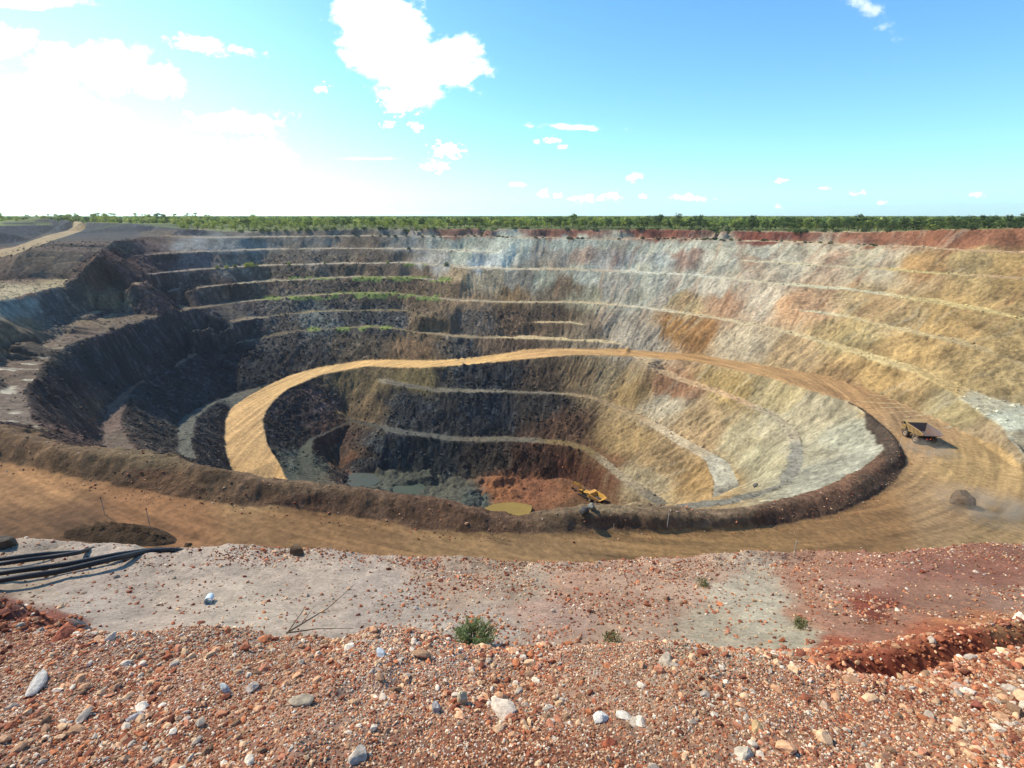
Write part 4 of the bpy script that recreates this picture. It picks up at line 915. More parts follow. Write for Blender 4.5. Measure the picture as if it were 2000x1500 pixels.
def rock_thing(name, px, py, r_, c, label, cat='stone', seed=1, shape=(1.2, .8, .7), group=None, r0=1.0, rz=None, sink=.3):
    p = hit(px, py, r0); V = rocky(IV2, seed, 14, .05)
    cc_ = srgb(c)
    r_ = r_*(.74 if r0 == 1.0 else 1); V = V*np.array(shape, f32)*r_; a = rnd.uniform(0, 6.28) if rz is None else rz
    V = np.c_[V[:, 0]*math.cos(a)-V[:, 1]*math.sin(a), V[:, 0]*math.sin(a)+V[:, 1]*math.cos(a), V[:, 2]]
    nse = fbm(V[:, 0]/r_*3+seed, V[:, 1]/r_*3+V[:, 2]/r_*2, 7, 3)
    cols = np.clip(cc_[None]*(1+.25*nse[:, None]), 0, .9)
    o = meshobj(name, V.astype(f32), IF2, M_stone, cols, smooth=False); o.location = (p[0], p[1], p[2]+r_*shape[2]*(1-2*sink)*.8)
    return tag(o, label, cat, group)
G = 'notable stones in the foreground gravel'
for a in [(745, 1278, .05, 'b4b8b6', 'rounded bluish white stone by an orange one near the top of the gravel heap', 1),
          (728, 1284, .026, 'a85a38', 'small orange stone leaning on the rounded bluish white stone', 2),
          (905, 1372, .062, 'b8a888', 'upright cream and grey slab of stone in the middle of the gravel', 3, (.65, .6, 1.25)),
          (852, 1390, .05, '9c9690', 'grey slanting stone left of the upright cream slab', 4, (.7, .7, 1.2)),
          (986, 1370, .036, '6a5c4c', 'dark brown round stone right of the upright cream slab', 5),
          (1172, 1408, .055, 'd0c8b8', 'bright white jagged stone, left one of the white pair', 6),
          (1216, 1400, .042, 'c8bcaa', 'bright white flat stone, right one of the white pair', 7, (1.5, .8, .5)),
          (1757, 1326, .042, 'b89a78', 'smooth tan egg shaped stone beside the orange gully', 8, (1.2, .9, .9)),
          (440, 1350, .045, 'aeb2ae', 'thin bluish white stone standing in the left gravel', 9, (1.1, .5, 1.0)),
          (590, 1372, .06, 'a09078', 'broad flat brown grey stone in the left gravel', 10, (1.4, 1, .5)),
          (125, 1245, .10, '9c5c44', 'large rust red boulder on the left crest of the gravel heap', 11),
          (75, 1335, .08, 'b4aca0', 'long grey flat stone on the far left gravel', 12, (1.7, .8, .4)),
          (1300, 1292, .06, 'ae9c84', 'low wide tan stone half buried near the right crest', 13, (1.5, 1, .4)),
          (1190, 1455, .04, 'a05a40', 'red brown squared stone near the bottom edge below the white pair', 14),
          (1452, 1478, .06, 'b8a890', 'cream slab lying near the bottom right of the gravel', 15, (1.5, .9, .5)),
          (1480, 1425, .042, 'b8986c', 'rounded yellowish tan stone in the right gravel', 16, (1.3, .9, .8)),
          (1910, 1385, .05, '8c5040', 'dark red stone in the gravel at the far right', 17),
          (700, 1480, .055, 'b0a290', 'pale broken stone at the bottom edge left of centre', 18),
          (340, 1300, .04, 'c0b098', 'cream stone below the red crest rocks at left', 19),
          (1870, 1345, .05, 'c09a80', 'pinkish pale stone beyond the tan egg shaped stone', 20, (1.5, 1, .5)),
          (265, 1405, .045, 'a4a09c', 'small grey stone low in the left gravel', 21, (1.3, .8, .6)),
          (1080, 1330, .04, '9a6a50', 'brown stone just below the middle of the gravel crest', 22),
          (1610, 1385, .045, 'ac9078', 'light brown stone left of the dark red one in the right gravel', 23)]:
    rock_thing('stone', *a[:5], seed=a[5], shape=a[6] if len(a) > 6 else (1.15, .85, .75), group=G)
GL = 'loose stones on the sandy ledge'
for a in [(600, 1165, .05, 'b09a88', 'pinkish white stone on the left part of the sandy ledge', 31), (339, 1130, .04, '8c7c68', 'squared tan stone below the end of the long black pipe', 32, (1.5, .9, .6)), (478, 1127, .035, '8c4e3a', 'brick red stone on the ledge right of the black pipes', 33),
          (290, 1104, .035, '96806a', 'brown stone on the ledge just under the long black pipe', 34), (160, 1160, .045, 'a08c74', 'flat tan stone on the ledge below the black pipes', 35, (1.5, 1, .6)), (812, 1190, .045, 'a8a098', 'grey white stone on the ledge left of the green bush', 36),
          (700, 1202, .035, '8c5c48', 'reddish stone resting at the foot of the ledge beyond the heap crest', 37), (828, 1110, .04, '8a5040', 'red stone near the lip of the ledge above the bush', 38), (1800, 1118, .06, '7a4030', 'dark red clod on the right red slope', 39),
          (1372, 1096, .03, 'ac8c74', 'tan stone at the ledge lip right of centre', 40), (1530, 1130, .035, '8c4c38', 'small red stone between pale and red soil', 41)]:
    rock_thing('stone', *a[:5], seed=a[5], shape=a[6] if len(a) > 6 else (1.15, .85, .8), group=GL, r0=4)
rock_thing('boulder', 1682, 1072, .17, 'b4a48e', 'pale boulder perched on the lip of the ledge beside the road bend', 'boulder', 51, (1.3, .9, .7), r0=5, sink=.15, rz=.1)
rock_thing('boulder', 580, 1082, .20, '64523e', 'dark earthy boulder on the lip of the ledge at left', 'boulder', 52, (1.1, .8, .9), r0=5)
rock_thing('boulder', 8, 1068, .25, '5a5044', 'dark boulder at the left end of the ledge lip', 'boulder', 58, (1.1, .8, .9), r0=5)
rock_thing('boulder', 1140, 1003, .75, '4c4a48', 'dark grey boulder on the bund, left of its paler twin', 'boulder', 53, (1.1, .9, .9), r0=30, sink=.1)
rock_thing('boulder', 1156, 996, .62, '7d7c70', 'pale grey green boulder on the bund under the parked truck', 'boulder', 54, (1, .9, 1), r0=30, sink=.1)
rock_thing('boulder', 218, 643, 1.0, '55493e', 'lone dark boulder on the wide bench at left', 'boulder', 55, (1.2, 1, .9), r0=80)
rock_thing('boulder', 1475, 950, .8, '64605a', 'grey boulder on the lower right bench inside the bund', 'boulder', 56, r0=70, sink=.15)
# spoil pile left standing in the road bend
pp = hit(1885, 990, 40)
V = rocky(IV2, 77, 3, .05); n_ = np.linalg.norm(V[:, :2], axis=1)
V[:, 2] = np.maximum(V[:, 2], -.25); V *= np.array((1.7, 1.8, 2.9), f32)*(1+.12*fbm(V[:, 0]*2, V[:, 1]*2+V[:, 2], 9, 3))[:, None]
o = meshobj('earth_pile', V.astype(f32), IF2, M_pit, np.tile(srgb('7d6a55'), (len(V), 1))*(1+.4*fbm(V[:, 0]*3, V[:, 1]*3, 3, 3))[:, None], smooth=True)
o.location = (pp[0], pp[1]+.6, pp[2]+.2); tag(o, 'cone of grey brown spoil standing alone in the road bend', 'earth pile')
# windrow beside the near road at left
w0 = [hit(130, 1042, 30), hit(200, 1040, 30), hit(270, 1047, 30), hit(330, 1058, 30), hit(370, 1066, 30)]
PL = crom([np.array(p) for p in w0], .3); V = []; n_ = 13
for i, p in enumerate(PL):
    t = i/(len(PL)-1); h = 1.15*math.sin(math.pi*min(1, t*1.1+.04))**.5 if t < .95 else .3
    d = (PL[min(i+1, len(PL)-1)]-PL[max(i-1, 0)])[:2]; d /= np.linalg.norm(d); nn = np.array((-d[1], d[0]))
    for k in range(n_):
        q = (k/(n_-1)-.5)*2; hh = h*max(0, 1-abs(q))**.9*(1+.25*rnd.uniform(-1, 1)); V.append((p[0]+nn[0]*q*1.5*(h+.1), p[1]+nn[1]*q*1.5*(h+.1), p[2]+hh*1.1-.12))
V = np.array(V, f32); F = np.array([(i*n_+k, i*n_+k+1, (i+1)*n_+k+1, (i+1)*n_+k) for i in range(len(PL)-1) for k in range(n_-1)])
o = meshobj('earth_windrow', V, F, M_pit, np.tile(srgb('5a4836'), (len(V), 1))*(1+.35*fbm(V[:, 0]*1.5, V[:, 1]*1.5, 3, 3))[:, None]); tag(o, 'short dark ridge of earth pushed up on the near edge of the haul road', 'earth windrow')

# ------------------------------------------------------------------ pipes, posts
M_poly = mat('black_poly_pipe', '17181a', .62, .2, 3, dirt='5a524a', damt=.25)
M_pvc = mat('white_pvc', 'c4d2d8', .5, .06, 4, dirt='a89a8c', damt=.4)
def air(px, py, rho):
    if 0 <= px and py > 1079: rho = hit(px, py, 3)[1]-.32
    return Vector(unp(px, py, -rho))
def pipe(P_, r_, label):
    pts = crom([np.array(p) for p in P_], .12)
    o = MB().tube(pts, r_, 14).build('pipe', M_poly, None, smooth=True); return tag(o, label, 'pipe', 'black pipes over the ledge lip')
over = lambda p, dx, k: [Vector(p)+Vector((dx*.5, .35*k, -.33*k)), Vector(p)+Vector((dx*.8, .75*k, -1.0*k)), Vector(p)+Vector((dx, 1.3*k, -2.2*k))]
e_ = air(172, 1078, 8.7); pipe([air(-300, 1125, 7.4), air(0, 1092, 8.0), air(90, 1082, 8.4), e_]+over(e_, .3, 1), .040, 'upper black pipe of the far pair, ending first at the ledge lip')
e_ = air(170, 1076, 8.8)+Vector((.12, .1, .0)); pipe([air(-300, 1142, 7.2), air(0, 1101, 7.8), air(90, 1089, 8.25), air(150, 1080, 8.6), e_]+over(e_, .3, 1), .040, 'second black pipe of the far pair, just under the upper one')
e_ = air(310, 1073, 8.9); pipe([air(-300, 1160, 7.0), air(0, 1119, 7.5), air(130, 1102, 7.9), air(230, 1083, 8.4), e_]+over(e_, .3, 1), .046, 'black pipe running close behind the longest one at the left edge')
e_ = air(335, 1074, 8.85); pipe([air(-300, 1185, 6.7), air(0, 1133, 7.2), air(110, 1117, 7.6), air(220, 1092, 8.1), air(290, 1077, 8.6), e_]+over(e_, .35, 1), .05, 'nearest and longest black pipe on the pale ledge')
a = Vector(hit(407, 1181, 4)); b = Vector(hit(417, 1162, 4)); up_ = Vector((0, 0, .055))
d = (b-a).normalized(); a += up_; b = a+d*.27; m_ = MB(); n_ = 20
ref = Vector((0, 0, 1)); aa = d.cross(ref).normalized(); bb = d.cross(aa); V = []
for (q, rr2) in ((a, .055), (b, .055), (b, .048), (a, .048)): V += [q+(aa*math.cos(2*math.pi*k/n_)+bb*math.sin(2*math.pi*k/n_))*rr2 for k in range(n_)]
m_.add(V, [(i*n_+k, i*n_+(k+1) % n_, ((i+1) % 4)*n_+(k+1) % n_, ((i+1) % 4)*n_+k) for i in range(4) for k in range(n_)])
tag(m_.build('pipe_offcut', M_pvc, None), 'short white plastic pipe lying alone on the pale ledge', 'pipe offcut')
M_wood = mat('weathered_stake', 'a89c88', .8, .2, 4); M_refl = mat('red_marker', 'a8442c', .6, .1, 3); M_wht = mat('white_marker', 'd8d8d0', .5, .1, 3)
for (px, py, h, lab, mm_) in ((205, 1006, 2.2, 'thin marker stake at the road edge, the left one of two behind the earth ridge', M_refl), (293, 1028, 2.2, 'thin marker stake right behind the dark earth ridge', M_refl), (1303, 1030, 2.0, 'white marker stake on the dark bund right of the parked truck', M_wht),
                            (1198, 1036, .9, 'short white peg at the foot of the bund under the pit floor truck', M_wht), (1550, 1090, .42, 'thin stake standing on the ledge lip right of centre', M_wood), (1757, 872, 2.0, 'white marker stake on the bund beside the driving truck', M_wht)):
    p = Vector(hit(px, py, 6 if py > 1080 else 25)); s_ = h/2.0
    t = empty('marker_stake', p); tag(t, lab, 'stake', 'marker stakes')
    MB().tube([(0, 0, -.1*s_), (.04*s_, .02, h)], .028*s_+.004, 8).build('post', M_wood if mm_ is M_refl else mm_, t)
    MB().box((.045*s_, 0, h-.12*s_), (.10*s_, .03*s_, .22*s_)).build('marker_plate', mm_, t)

# ------------------------------------------------------------------ plants close by
def leafmat(name, c, var=.35):
    m = mat(name, c, .75, var, 2.0); b = m.node_tree.nodes['Principled BSDF']; b.inputs['Specular IOR Level'].default_value = .15
    tr = m.node_tree.nodes.new('ShaderNodeBsdfTranslucent'); ms = m.node_tree.nodes.new('ShaderNodeMixShader'); ms.inputs[0].default_value = .42
    out = m.node_tree.nodes['Material Output']; L = m.node_tree.links
    src = b.inputs['Base Color'].links[0].from_socket; L.new(src, tr.inputs[0]); L.new(b.outputs[0], ms.inputs[1]); L.new(tr.outputs[0], ms.inputs[2]); L.new(ms.outputs[0], out.inputs[0])
    return m
M_leaf = leafmat('narrow_green_leaf', '8c9a66'); M_stem = mat('dry_stem', '5f4a34', .9, .3, 5); M_straw = leafmat('dry_grass_blade', '8a8a5a')
def bush(px, py, r_, h, n, label, m_leaf, name='bush', lean=.0):
    p = Vector(hit(px, py, 2.5)); t = empty(name, p); tag(t, label, 'bush' if name == 'bush' else 'grass tuft', None if name == 'bush' else 'grass tufts on the ledge')
    st = MB(); lf = MB()
    for i in range(n):
        a = rnd.uniform(0, 6.28); q = rnd.uniform(.15, 1)**.6; tip = Vector((math.cos(a)*r_*q, math.sin(a)*r_*q, h*rnd.uniform(.5, 1.05)*(1-.45*q*q))); mid = tip*.5+Vector((0, 0, h*.12))
        pts = [Vector((0, 0, 0)), mid*.6, mid+Vector((rnd.uniform(-1, 1)*r_*.06, 0, 0)), tip]
        st.tube(pts, [r_*.010, r_*.008, r_*.006, r_*.003], 4, cap=False)
        for k in range(26 if name == 'bush' else 5):
            s0 = rnd.uniform(.3, 1); c_ = pts[1].lerp(pts[3], s0) if s0 > .3 else pts[1]; L_ = r_*rnd.uniform(.09, .2) if name == 'bush' else r_*.5
            d_ = Vector((rnd.gauss(0, 1), rnd.gauss(0, 1), rnd.gauss(.5, .8))).normalized(); w_ = d_.cross(Vector((rnd.random(), rnd.random(), .3))).normalized()*L_*.13
            lf.add([c_, c_+d_*L_*.5+w_, c_+d_*L_, c_+d_*L_*.5-w_], [(0, 1, 2, 3)])
    st.build('stem', M_stem, t); lf.build('leaf_clump', m_leaf, t)
    return t
bush(925, 1262, .30, .30, 120, 'bushy green shrub growing on the ledge just beyond the gravel crest', M_leaf)
bush(1372, 1144, .13, .12, 26, 'sparse green grass tuft high on the pale part of the ledge', M_straw, 'grass_tuft')
bush(1562, 1226, .12, .12, 30, 'dry green tuft low on the pale ledge near the red soil', M_straw, 'grass_tuft')
bush(1195, 1256, .12, .14, 30, 'thin green tuft right behind the gravel crest', M_straw, 'grass_tuft')
t = empty('dead_branch', Vector(hit(585, 1232, 2.2))); tag(t, 'bare dry branch sticking up behind the left gravel crest', 'branch')
base = t.location
def twig(nm, pts, r0):
    P_ = [Vector(unp(a_, b_, -c_))-base for a_, b_, c_ in pts]; MB().tube(P_, [r0*(1-.75*i/(len(P_)-1)) for i in range(len(P_))], 6).build(nm, M_stem, t)
twig('twig', [(560, 1236, 2.7), (600, 1212, 2.9), (640, 1188, 3.1), (692, 1142, 3.3)], .006)
twig('twig', [(560, 1238, 2.7), (592, 1192, 2.85), (597, 1182, 2.9)], .004)
twig('twig', [(590, 1216, 2.85), (605, 1196, 2.9), (617, 1180, 3.0)], .003)
twig('twig', [(560, 1236, 2.6), (620, 1228, 2.62), (690, 1227, 2.65)], .005)

# ------------------------------------------------------------------ trees
TL = [leafmat('eucalypt_foliage', '74834a'), leafmat('yellow_green_foliage', 'a0a852'), leafmat('dark_scrub_foliage', '50603a')]
M_bark = mat('grey_bark', '6e6252', .9, .25, 3)
def tree_meshes(seed, leaf, h=7.0, spread=2.6, dens=1.0, low=.25):
    g = random.Random(seed); tk = MB(); cr = MB()
    top = Vector((g.uniform(-.4, .4), g.uniform(-.4, .4), h*.62)); tk.tube([(0, 0, -.5), top*.5+Vector((g.uniform(-.2, .2), 0, 0)), top], [.16, .12, .07], 7)
    cl = []
    for k in range(g.randint(7, 10)):
        a = g.uniform(0, 6.28); q = spread*g.uniform(.25, .9); z_ = h*g.uniform(low+.12, .9); c_ = Vector((math.cos(a)*q*(1.1-.5*z_/h), math.sin(a)*q*(1.1-.5*z_/h), z_)); cl.append((c_, g.uniform(.7, 1.25)*spread*.42))
        st_ = top*g.uniform(.35, .95); tk.tube([st_, st_.lerp(c_, .5)+Vector((0, 0, -.15)), c_], [.07, .05, .02], 5, cap=False)
    cl.append((Vector((top.x, top.y, h*.86)), spread*.42))
    for c_, r_ in cl:
        for k in range(int(46*dens)):
            d_ = Vector((g.gauss(0, 1), g.gauss(0, 1), g.gauss(0, .75))).normalized(); q = c_+Vector((d_.x, d_.y, d_.z*.75))*r_*g.uniform(.45, 1.05)
            L_ = g.uniform(.16, .34); a1 = Vector((g.gauss(0, 1), g.gauss(0, 1), g.gauss(0, .6))).normalized()*L_; a2 = a1.cross(Vector((g.gauss(0, 1), g.gauss(0, 1), g.gauss(0, 1)))).normalized()*L_*.7
            cr.add([q-a1, q+a2, q+a1, q-a2], [(0, 1, 2, 3)])
    return tk, cr
protos = []
for k in range(7):
    leaf = TL[[0, 1, 2, 0, 1, 2, 1][k]]
    tk, cr = tree_meshes(100+k, leaf, 6.5+.5*(k % 3), 2.5+.3*(k % 2), low=.12 if k in (2, 5, 1) else .25)
    t = bpy.data.objects.new('tree', None); a = tk.build('trunk', M_bark, t); b = cr.build('crown', leaf, t)
    for o in (a, b): C.objects.unlink(o)
    protos.append((t, a, b))
LB = ['yellow green tree in the open scrub beyond the left rim of the pit', 'mid green tree in the row along the far rim of the pit', 'dark green tree in the dense row above the red right rim']
GR = ['scrub trees beyond the left rim', 'trees along the far rim', 'trees above the right rim']
def place_tree(k, x_, y_, z_, s_, zone):
    t0, a0, b0 = protos[k]
    t = t0.copy(); C.objects.link(t); t.location = (x_, y_, z_-.1); t.rotation_euler = (0, 0, rnd.uniform(0, 6.28)); t.scale = (s_*rnd.uniform(.9, 1.25), s_*rnd.uniform(.9, 1.25), s_)
    tag(t, LB[zone], 'tree', GR[zone])
    for q in (a0, b0): c_ = q.copy(); C.objects.link(c_); c_.parent = t
    return t
rimP = [(p[0], -p[2]) for p in TR['rim']]
def rimrho(px): return np.interp(px, [p[0] for p in rimP], [p[1] for p in rimP])
def at_px(px, rho):
    Rg = .03; return ((px-1000)/1000*(rho*CP+rho*Rg*SP), rho)
cnt = 0
for i in range(132):         # front row right along the rim
    px = 372+i*(2060-372)/131+rnd.uniform(-5, 5); rho = rimrho(px)+rnd.uniform(3, 9); x_, y_ = at_px(px, rho)
    right = px > 1180; k = rnd.choice((2, 5, 0) if right else (0, 3, 2, 4) if px > 850 else (1, 4, 6, 3))
    place_tree(k, x_, y_, float(surf(x_, y_)[0]), rnd.choice((rnd.uniform(.34, .6), rnd.uniform(.5, .85)))*(1 if not right else .95), 2 if right else 1); cnt += 1
for i in range(118):         # second row
    px = 352+i*(2080-352)/117+rnd.uniform(-8, 8); rho = rimrho(px)+rnd.uniform(12, 34); x_, y_ = at_px(px, rho)
    right = px > 1250; k = rnd.choice((2, 5, 0) if right else (0, 3, 6, 4) if px > 800 else (1, 4, 6, 0))
    s_ = rnd.uniform(.62, 1.08)*(1 if rnd.random() > .13 else 1.22); place_tree(k, x_, y_, float(surf(x_, y_)[0]), s_, 2 if right else 1); cnt += 1
for i in range(50):          # scattered, left
    px = rnd.uniform(-30, 420); rho = rnd.uniform(400, 560); x_, y_ = at_px(px, rho)
    place_tree(rnd.choice((1, 4, 0, 6)), x_, y_, CAMZ-7.1, rnd.uniform(.9, 1.5), 0); cnt += 1
print('trees', cnt)
# the wood beyond, reading as one mass
def forest(n, r0, r1, name, label, hgt=6.5):
    A_ = rng.uniform(R(-60), R(60), n); q = np.exp(rng.uniform(math.log(r0), math.log(r1), n)); X = np.sin(A_)*q; Y = np.cos(A_)*q
    pxq = 1000+1000*X/(Y*CP); rr0 = np.array([rimrho(v) for v in np.clip(pxq, 440, 2500)])
    ok = (Y > np.where(pxq > 440, rr0+30, np.interp(pxq, [0, 300, 380, 440], [430, 400, 345, 335]))); X, Y = X[ok], Y[ok]; n = len(X); q = np.hypot(X, Y)
    sz = hgt*rng.uniform(.6, 1.1, n); nc = 34
    g = rng.normal(size=(n, nc, 3)); g /= np.linalg.norm(g, axis=2, keepdims=True)
    cen = g*rng.uniform(.5, 1, (n, nc, 1))*np.stack([sz*.42, sz*.42, sz*.36], -1)[:, None, :]+np.stack([X, Y, CAMZ-7.1+sz*.55], -1)[:, None, :]
    L_ = (sz*.13)[:, None, None]; a1 = rng.normal(size=(n, nc, 3)); a1 /= np.linalg.norm(a1, axis=2, keepdims=True); a2 = np.cross(a1, rng.normal(size=(n, nc, 3))); a2 /= np.linalg.norm(a2, axis=2, keepdims=True)
    P_ = np.stack([cen-a1*L_, cen+a2*L_*.8, cen+a1*L_, cen-a2*L_*.8], 2).reshape(-1, 3); F = np.arange(len(P_)).reshape(-1, 4)
    base_ = np.array([srgb('74834a'), srgb('98a250'), srgb('5c6c3c'), srgb('acb060')], f32); side = np.clip(.5-np.interp(np.arctan2(X, Y), [-.8, .8], [-.25, .3]), .1, .9)
    sz *= 1+.35*(X < -120)*(q < 700)
    ci = np.where(rng.random(n) < side, rng.choice([1, 3, 0], n), rng.choice([0, 2, 1], n)); cl_ = base_[ci]*rng.uniform(.75, 1.25, (n, 1))
    o = meshobj(name, P_.astype(f32), F, M_for, np.repeat(cl_, nc*4, 0), smooth=False); tag(o, label, 'woodland', kind='stuff')
M_for = leafmat('woodland_foliage', '5d6e38'); _n = M_for.node_tree; _a = _n.nodes.new('ShaderNodeAttribute'); _a.attribute_name = 'Col'
for nd in list(_n.nodes):
    if nd.type in ('BSDF_PRINCIPLED',): _n.links.new(_a.outputs['Color'], nd.inputs['Base Color'])
    if nd.type == 'BSDF_TRANSLUCENT': _n.links.new(_a.outputs['Color'], nd.inputs[0])
forest(15000, 240, 2600, 'woodland', 'flat green woodland stretching behind the pit to the horizon')
# low scrub on the benches
def shrub_proto(seed, leaf, h):
    g = random.Random(seed); cr = MB(); tk = MB()
    for k in range(5): a = g.uniform(0, 6.28); tk.tube([(0, 0, -.1), (math.cos(a)*h*.35, math.sin(a)*h*.35, h*.6)], [.03, .015], 4, cap=False)
    for k in range(110):
        d_ = Vector((g.gauss(0, 1), g.gauss(0, 1), abs(g.gauss(0, .8)))).normalized(); q = Vector((d_.x*h*.62, d_.y*h*.62, d_.z*h*.9))*g.uniform(.5, 1)
        L_ = h*.14; a1 = Vector((g.gauss(0, 1), g.gauss(0, 1), g.gauss(0, 1))).normalized()*L_; a2 = a1.cross(Vector((g.gauss(0, 1), g.gauss(0, 1), 1))).normalized()*L_*.7
        cr.add([q-a1, q+a2, q+a1, q-a2], [(0, 1, 2, 3)])
    t = bpy.data.objects.new('shrub', None); a = tk.build('stem', M_bark, t); b = cr.build('leaf_clump', leaf, t)
    for o in (a, b): C.objects.unlink(o)
    return t, a, b
SP_ = [shrub_proto(1, TL[2], 1.0), shrub_proto(2, TL[0], 1.0), shrub_proto(3, TL[1], 1.0)]
def shrub(k, x_, y_, s_, label, group, wide=1.0, z_=None):
    t0, a0, b0 = SP_[k]; t = t0.copy(); C.objects.link(t); t.location = (x_, y_, float(surf(x_, y_)[0]) if z_ is None else z_); t.scale = (s_*wide, s_*wide, s_); t.rotation_euler = (0, 0, rnd.uniform(0, 6))
    tag(t, label, 'shrub', group)
    for q in (a0, b0): c_ = q.copy(); C.objects.link(c_); c_.parent = t
def bench_at(nm, px, back=1.2):
    P_ = TR[nm]; X_ = [p[0] for p in P_]; y_ = float(np.interp(px, X_, [p[1] for p in P_])); D = float(np.interp(px, X_, [p[2] for p in P_]))
    q = unp(px, y_, D); d = np.array(q[:2])-PC; d /= np.linalg.norm(d); return q[0]+d[0]*back, q[1]+d[1]*back
for i in range(75):
    px = rnd.choice((rnd.uniform(650, 1150), rnd.uniform(1200, 1760))); x_, y_ = bench_at('b1', px, rnd.uniform(.6, 2.2)); shrub(0, x_, y_, rnd.uniform(.5, 1.1), 'low dark scrub clump on the topmost bench below the red rim band', 'scrub clumps on the topmost bench', 1.8)
for px, s_, lb in ((428, 2.2, 'dark shrub, first from the left in the small row on the left bench'), (446, 2.2, 'pale shrub, second in the small row on the left bench'), (462, 2.1, 'thin shrub, third in the small row on the left bench'),
                   (485, 3.1, 'bright green shrub, fourth in the small row on the left bench'), (494, 3.2, 'tallest bright green shrub of the row on the left bench'), (504, 2.0, 'small round shrub at the right end of the row on the left bench'),
                   (567, 1.8, 'single pale shrub on the bench right of the small row'), (637, 1.6, 'low shrub on the bench well right of the small row'), (759, 1.6, 'pale shrub midway along the third bench')):
    x_, y_ = bench_at('b3', px, 1.6); shrub(2 if s_ > 3 or 'pale' in lb else 1, x_, y_, s_, lb, 'shrubs on the left bench', .8)
x_, y_ = bench_at('b3', 873, 1.6); shrub(0, x_, y_, 2.4, 'dark green shrub standing at the end of the grassy bench', None)
x_, y_ = bench_at('b2', 800, 1.6); shrub(0, x_, y_, 1.8, 'dark shrub alone on the second bench', None)
for i in range(55):
    nm, a_, b_ = rnd.choice((('b5n', 560, 880), ('b4', 690, 885))); x_, y_ = bench_at(nm, rnd.uniform(a_, b_), rnd.uniform(-1.5, 2)); shrub(2, x_, y_, rnd.uniform(.35, .8), 'small leafy clump in the grass strip on the middle benches', 'clumps in the bench grass', 1.6)
for i in range(90):          # dark scrub hanging on the brink
    px = rnd.uniform(450, 2050); rho = rimrho(px)+rnd.uniform(.3, 2.5); x_, y_ = at_px(px, rho); shrub(rnd.choice((0, 1)), x_, y_, rnd.uniform(.9, 1.8), 'low scrub clump on the brink of the far rim under the trees', 'scrub on the far brink', 1.7)

# ------------------------------------------------------------------ water
def pond(px_pts, D, name, c, rough):
    m = mat(name+'_water', c, rough, .12, .3); m.node_tree.nodes['Principled BSDF'].inputs['Specular IOR Level'].default_value = .5
    P_ = crom([np.array(unp(a_, b_, D)) for a_, b_ in px_pts+px_pts[:1]], .8)[:-1]; P_ = np.array(P_); c0_ = P_.mean(0)
    V = [tuple(c0_)]+[tuple(p) for p in P_]; n_ = len(P_)
    o = MB().add(V, [(0, 1+k, 1+(k+1) % n_) for k in range(n_)]).build('water', m); o['kind'] = 'structure'; return o
pond([(945, 993), (965, 984), (1003, 981), (1038, 987), (1034, 1003), (1005, 1008), (980, 1006)], 93.4, 'ochre', '8c7434', .35)
pond([(670, 938), (690, 924), (722, 920), (744, 930), (735, 946), (695, 955)], 93.4, 'green', '3a4238', .55)
pond([(760, 956), (775, 945), (815, 942), (832, 952), (815, 966), (772, 966)], 93.4, 'weedy', '3c4634', .55)

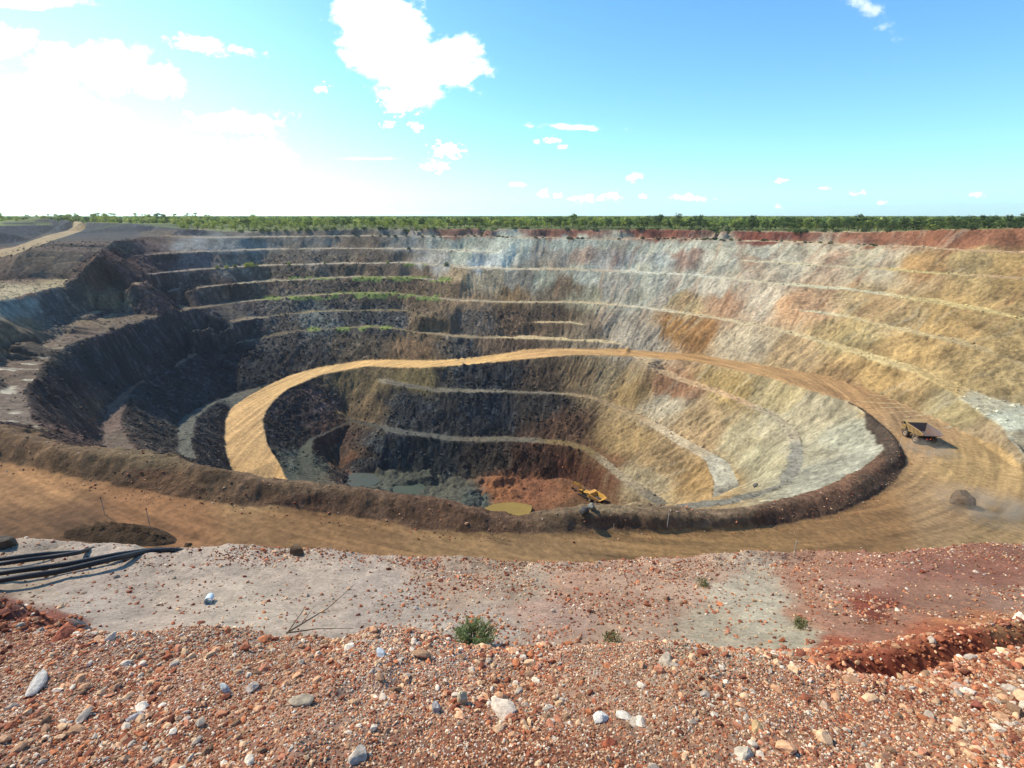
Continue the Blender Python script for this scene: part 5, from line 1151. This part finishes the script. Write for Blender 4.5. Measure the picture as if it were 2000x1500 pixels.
# ------------------------------------------------------------------ dust behind the driving truck
def dust(loc, dim, rz, dens, label):
    V = IV2*np.array(dim, f32)
    me = meshobj('dust_cloud', V.astype(f32), IF2, M_dust, None, smooth=True); me.location = loc; me.rotation_euler = (0, 0, rz); tag(me, label, 'dust', kind='stuff')
M_dust = bpy.data.materials.new('drifting_dust'); M_dust.use_nodes = True; nt = M_dust.node_tree; nt.nodes.clear()
ou = nt.nodes.new('ShaderNodeOutputMaterial'); pv = nt.nodes.new('ShaderNodeVolumePrincipled'); nt.links.new(pv.outputs[0], ou.inputs['Volume'])
pv.inputs['Color'].default_value = (.86, .74, .56, 1)
tc = nt.nodes.new('ShaderNodeTexCoord'); mp = nt.nodes.new('ShaderNodeVectorMath'); mp.operation = 'MULTIPLY_ADD'; mp.inputs[1].default_value = (2, 2, 2); mp.inputs[2].default_value = (-1, -1, -1); nt.links.new(tc.outputs['Generated'], mp.inputs[0])
ln = nt.nodes.new('ShaderNodeVectorMath'); ln.operation = 'LENGTH'; nt.links.new(mp.outputs[0], ln.inputs[0])
nz_ = nt.nodes.new('ShaderNodeTexNoise'); nz_.inputs['Scale'].default_value = .35; nz_.inputs['Detail'].default_value = 4; nt.links.new(tc.outputs['Object'], nz_.inputs['Vector'])
m1 = nt.nodes.new('ShaderNodeMapRange'); m1.inputs[1].default_value = 1; m1.inputs[2].default_value = .2; nt.links.new(ln.outputs['Value'], m1.inputs[0])
m2 = nt.nodes.new('ShaderNodeMapRange'); m2.inputs[1].default_value = .4; m2.inputs[2].default_value = .7; m2.inputs[4].default_value = .34; nt.links.new(nz_.outputs[0], m2.inputs[0])
m3 = nt.nodes.new('ShaderNodeMath'); m3.operation = 'MULTIPLY'; nt.links.new(m1.outputs[0], m3.inputs[0]); nt.links.new(m2.outputs[0], m3.inputs[1]); nt.links.new(m3.outputs[0], pv.inputs['Density'])
q = hit(1812, 885, 60); dust((q[0], q[1], q[2]+.6), (6, 7, 1.6), 0, .2, 'pale dust kicked up behind the driving haul truck')
q = hit(1950, 1010, 30); dust((q[0], q[1], q[2]+.8), (9, 11, 2.2), .5, .2, 'pale dust hanging over the outside of the road bend')
print('done')

# ------------------------------------------------------------------ thin haze
hz = MB().box((0, 1300, -20), (9000, 7000, 240)).build('haze', bpy.data.materials.new('thin_air')); hz['kind'] = 'stuff'; hz['label'] = 'thin dusty haze over the pit and the plain'; hz['category'] = 'haze'
hm = hz.data.materials[0]; hm.use_nodes = True; hm.node_tree.nodes.clear(); ou = hm.node_tree.nodes.new('ShaderNodeOutputMaterial'); pv = hm.node_tree.nodes.new('ShaderNodeVolumePrincipled')
pv.inputs['Color'].default_value = (.82, .88, .95, 1); pv.inputs['Density'].default_value = .00009; pv.inputs['Anisotropy'].default_value = .3; hm.node_tree.links.new(pv.outputs[0], ou.inputs['Volume'])
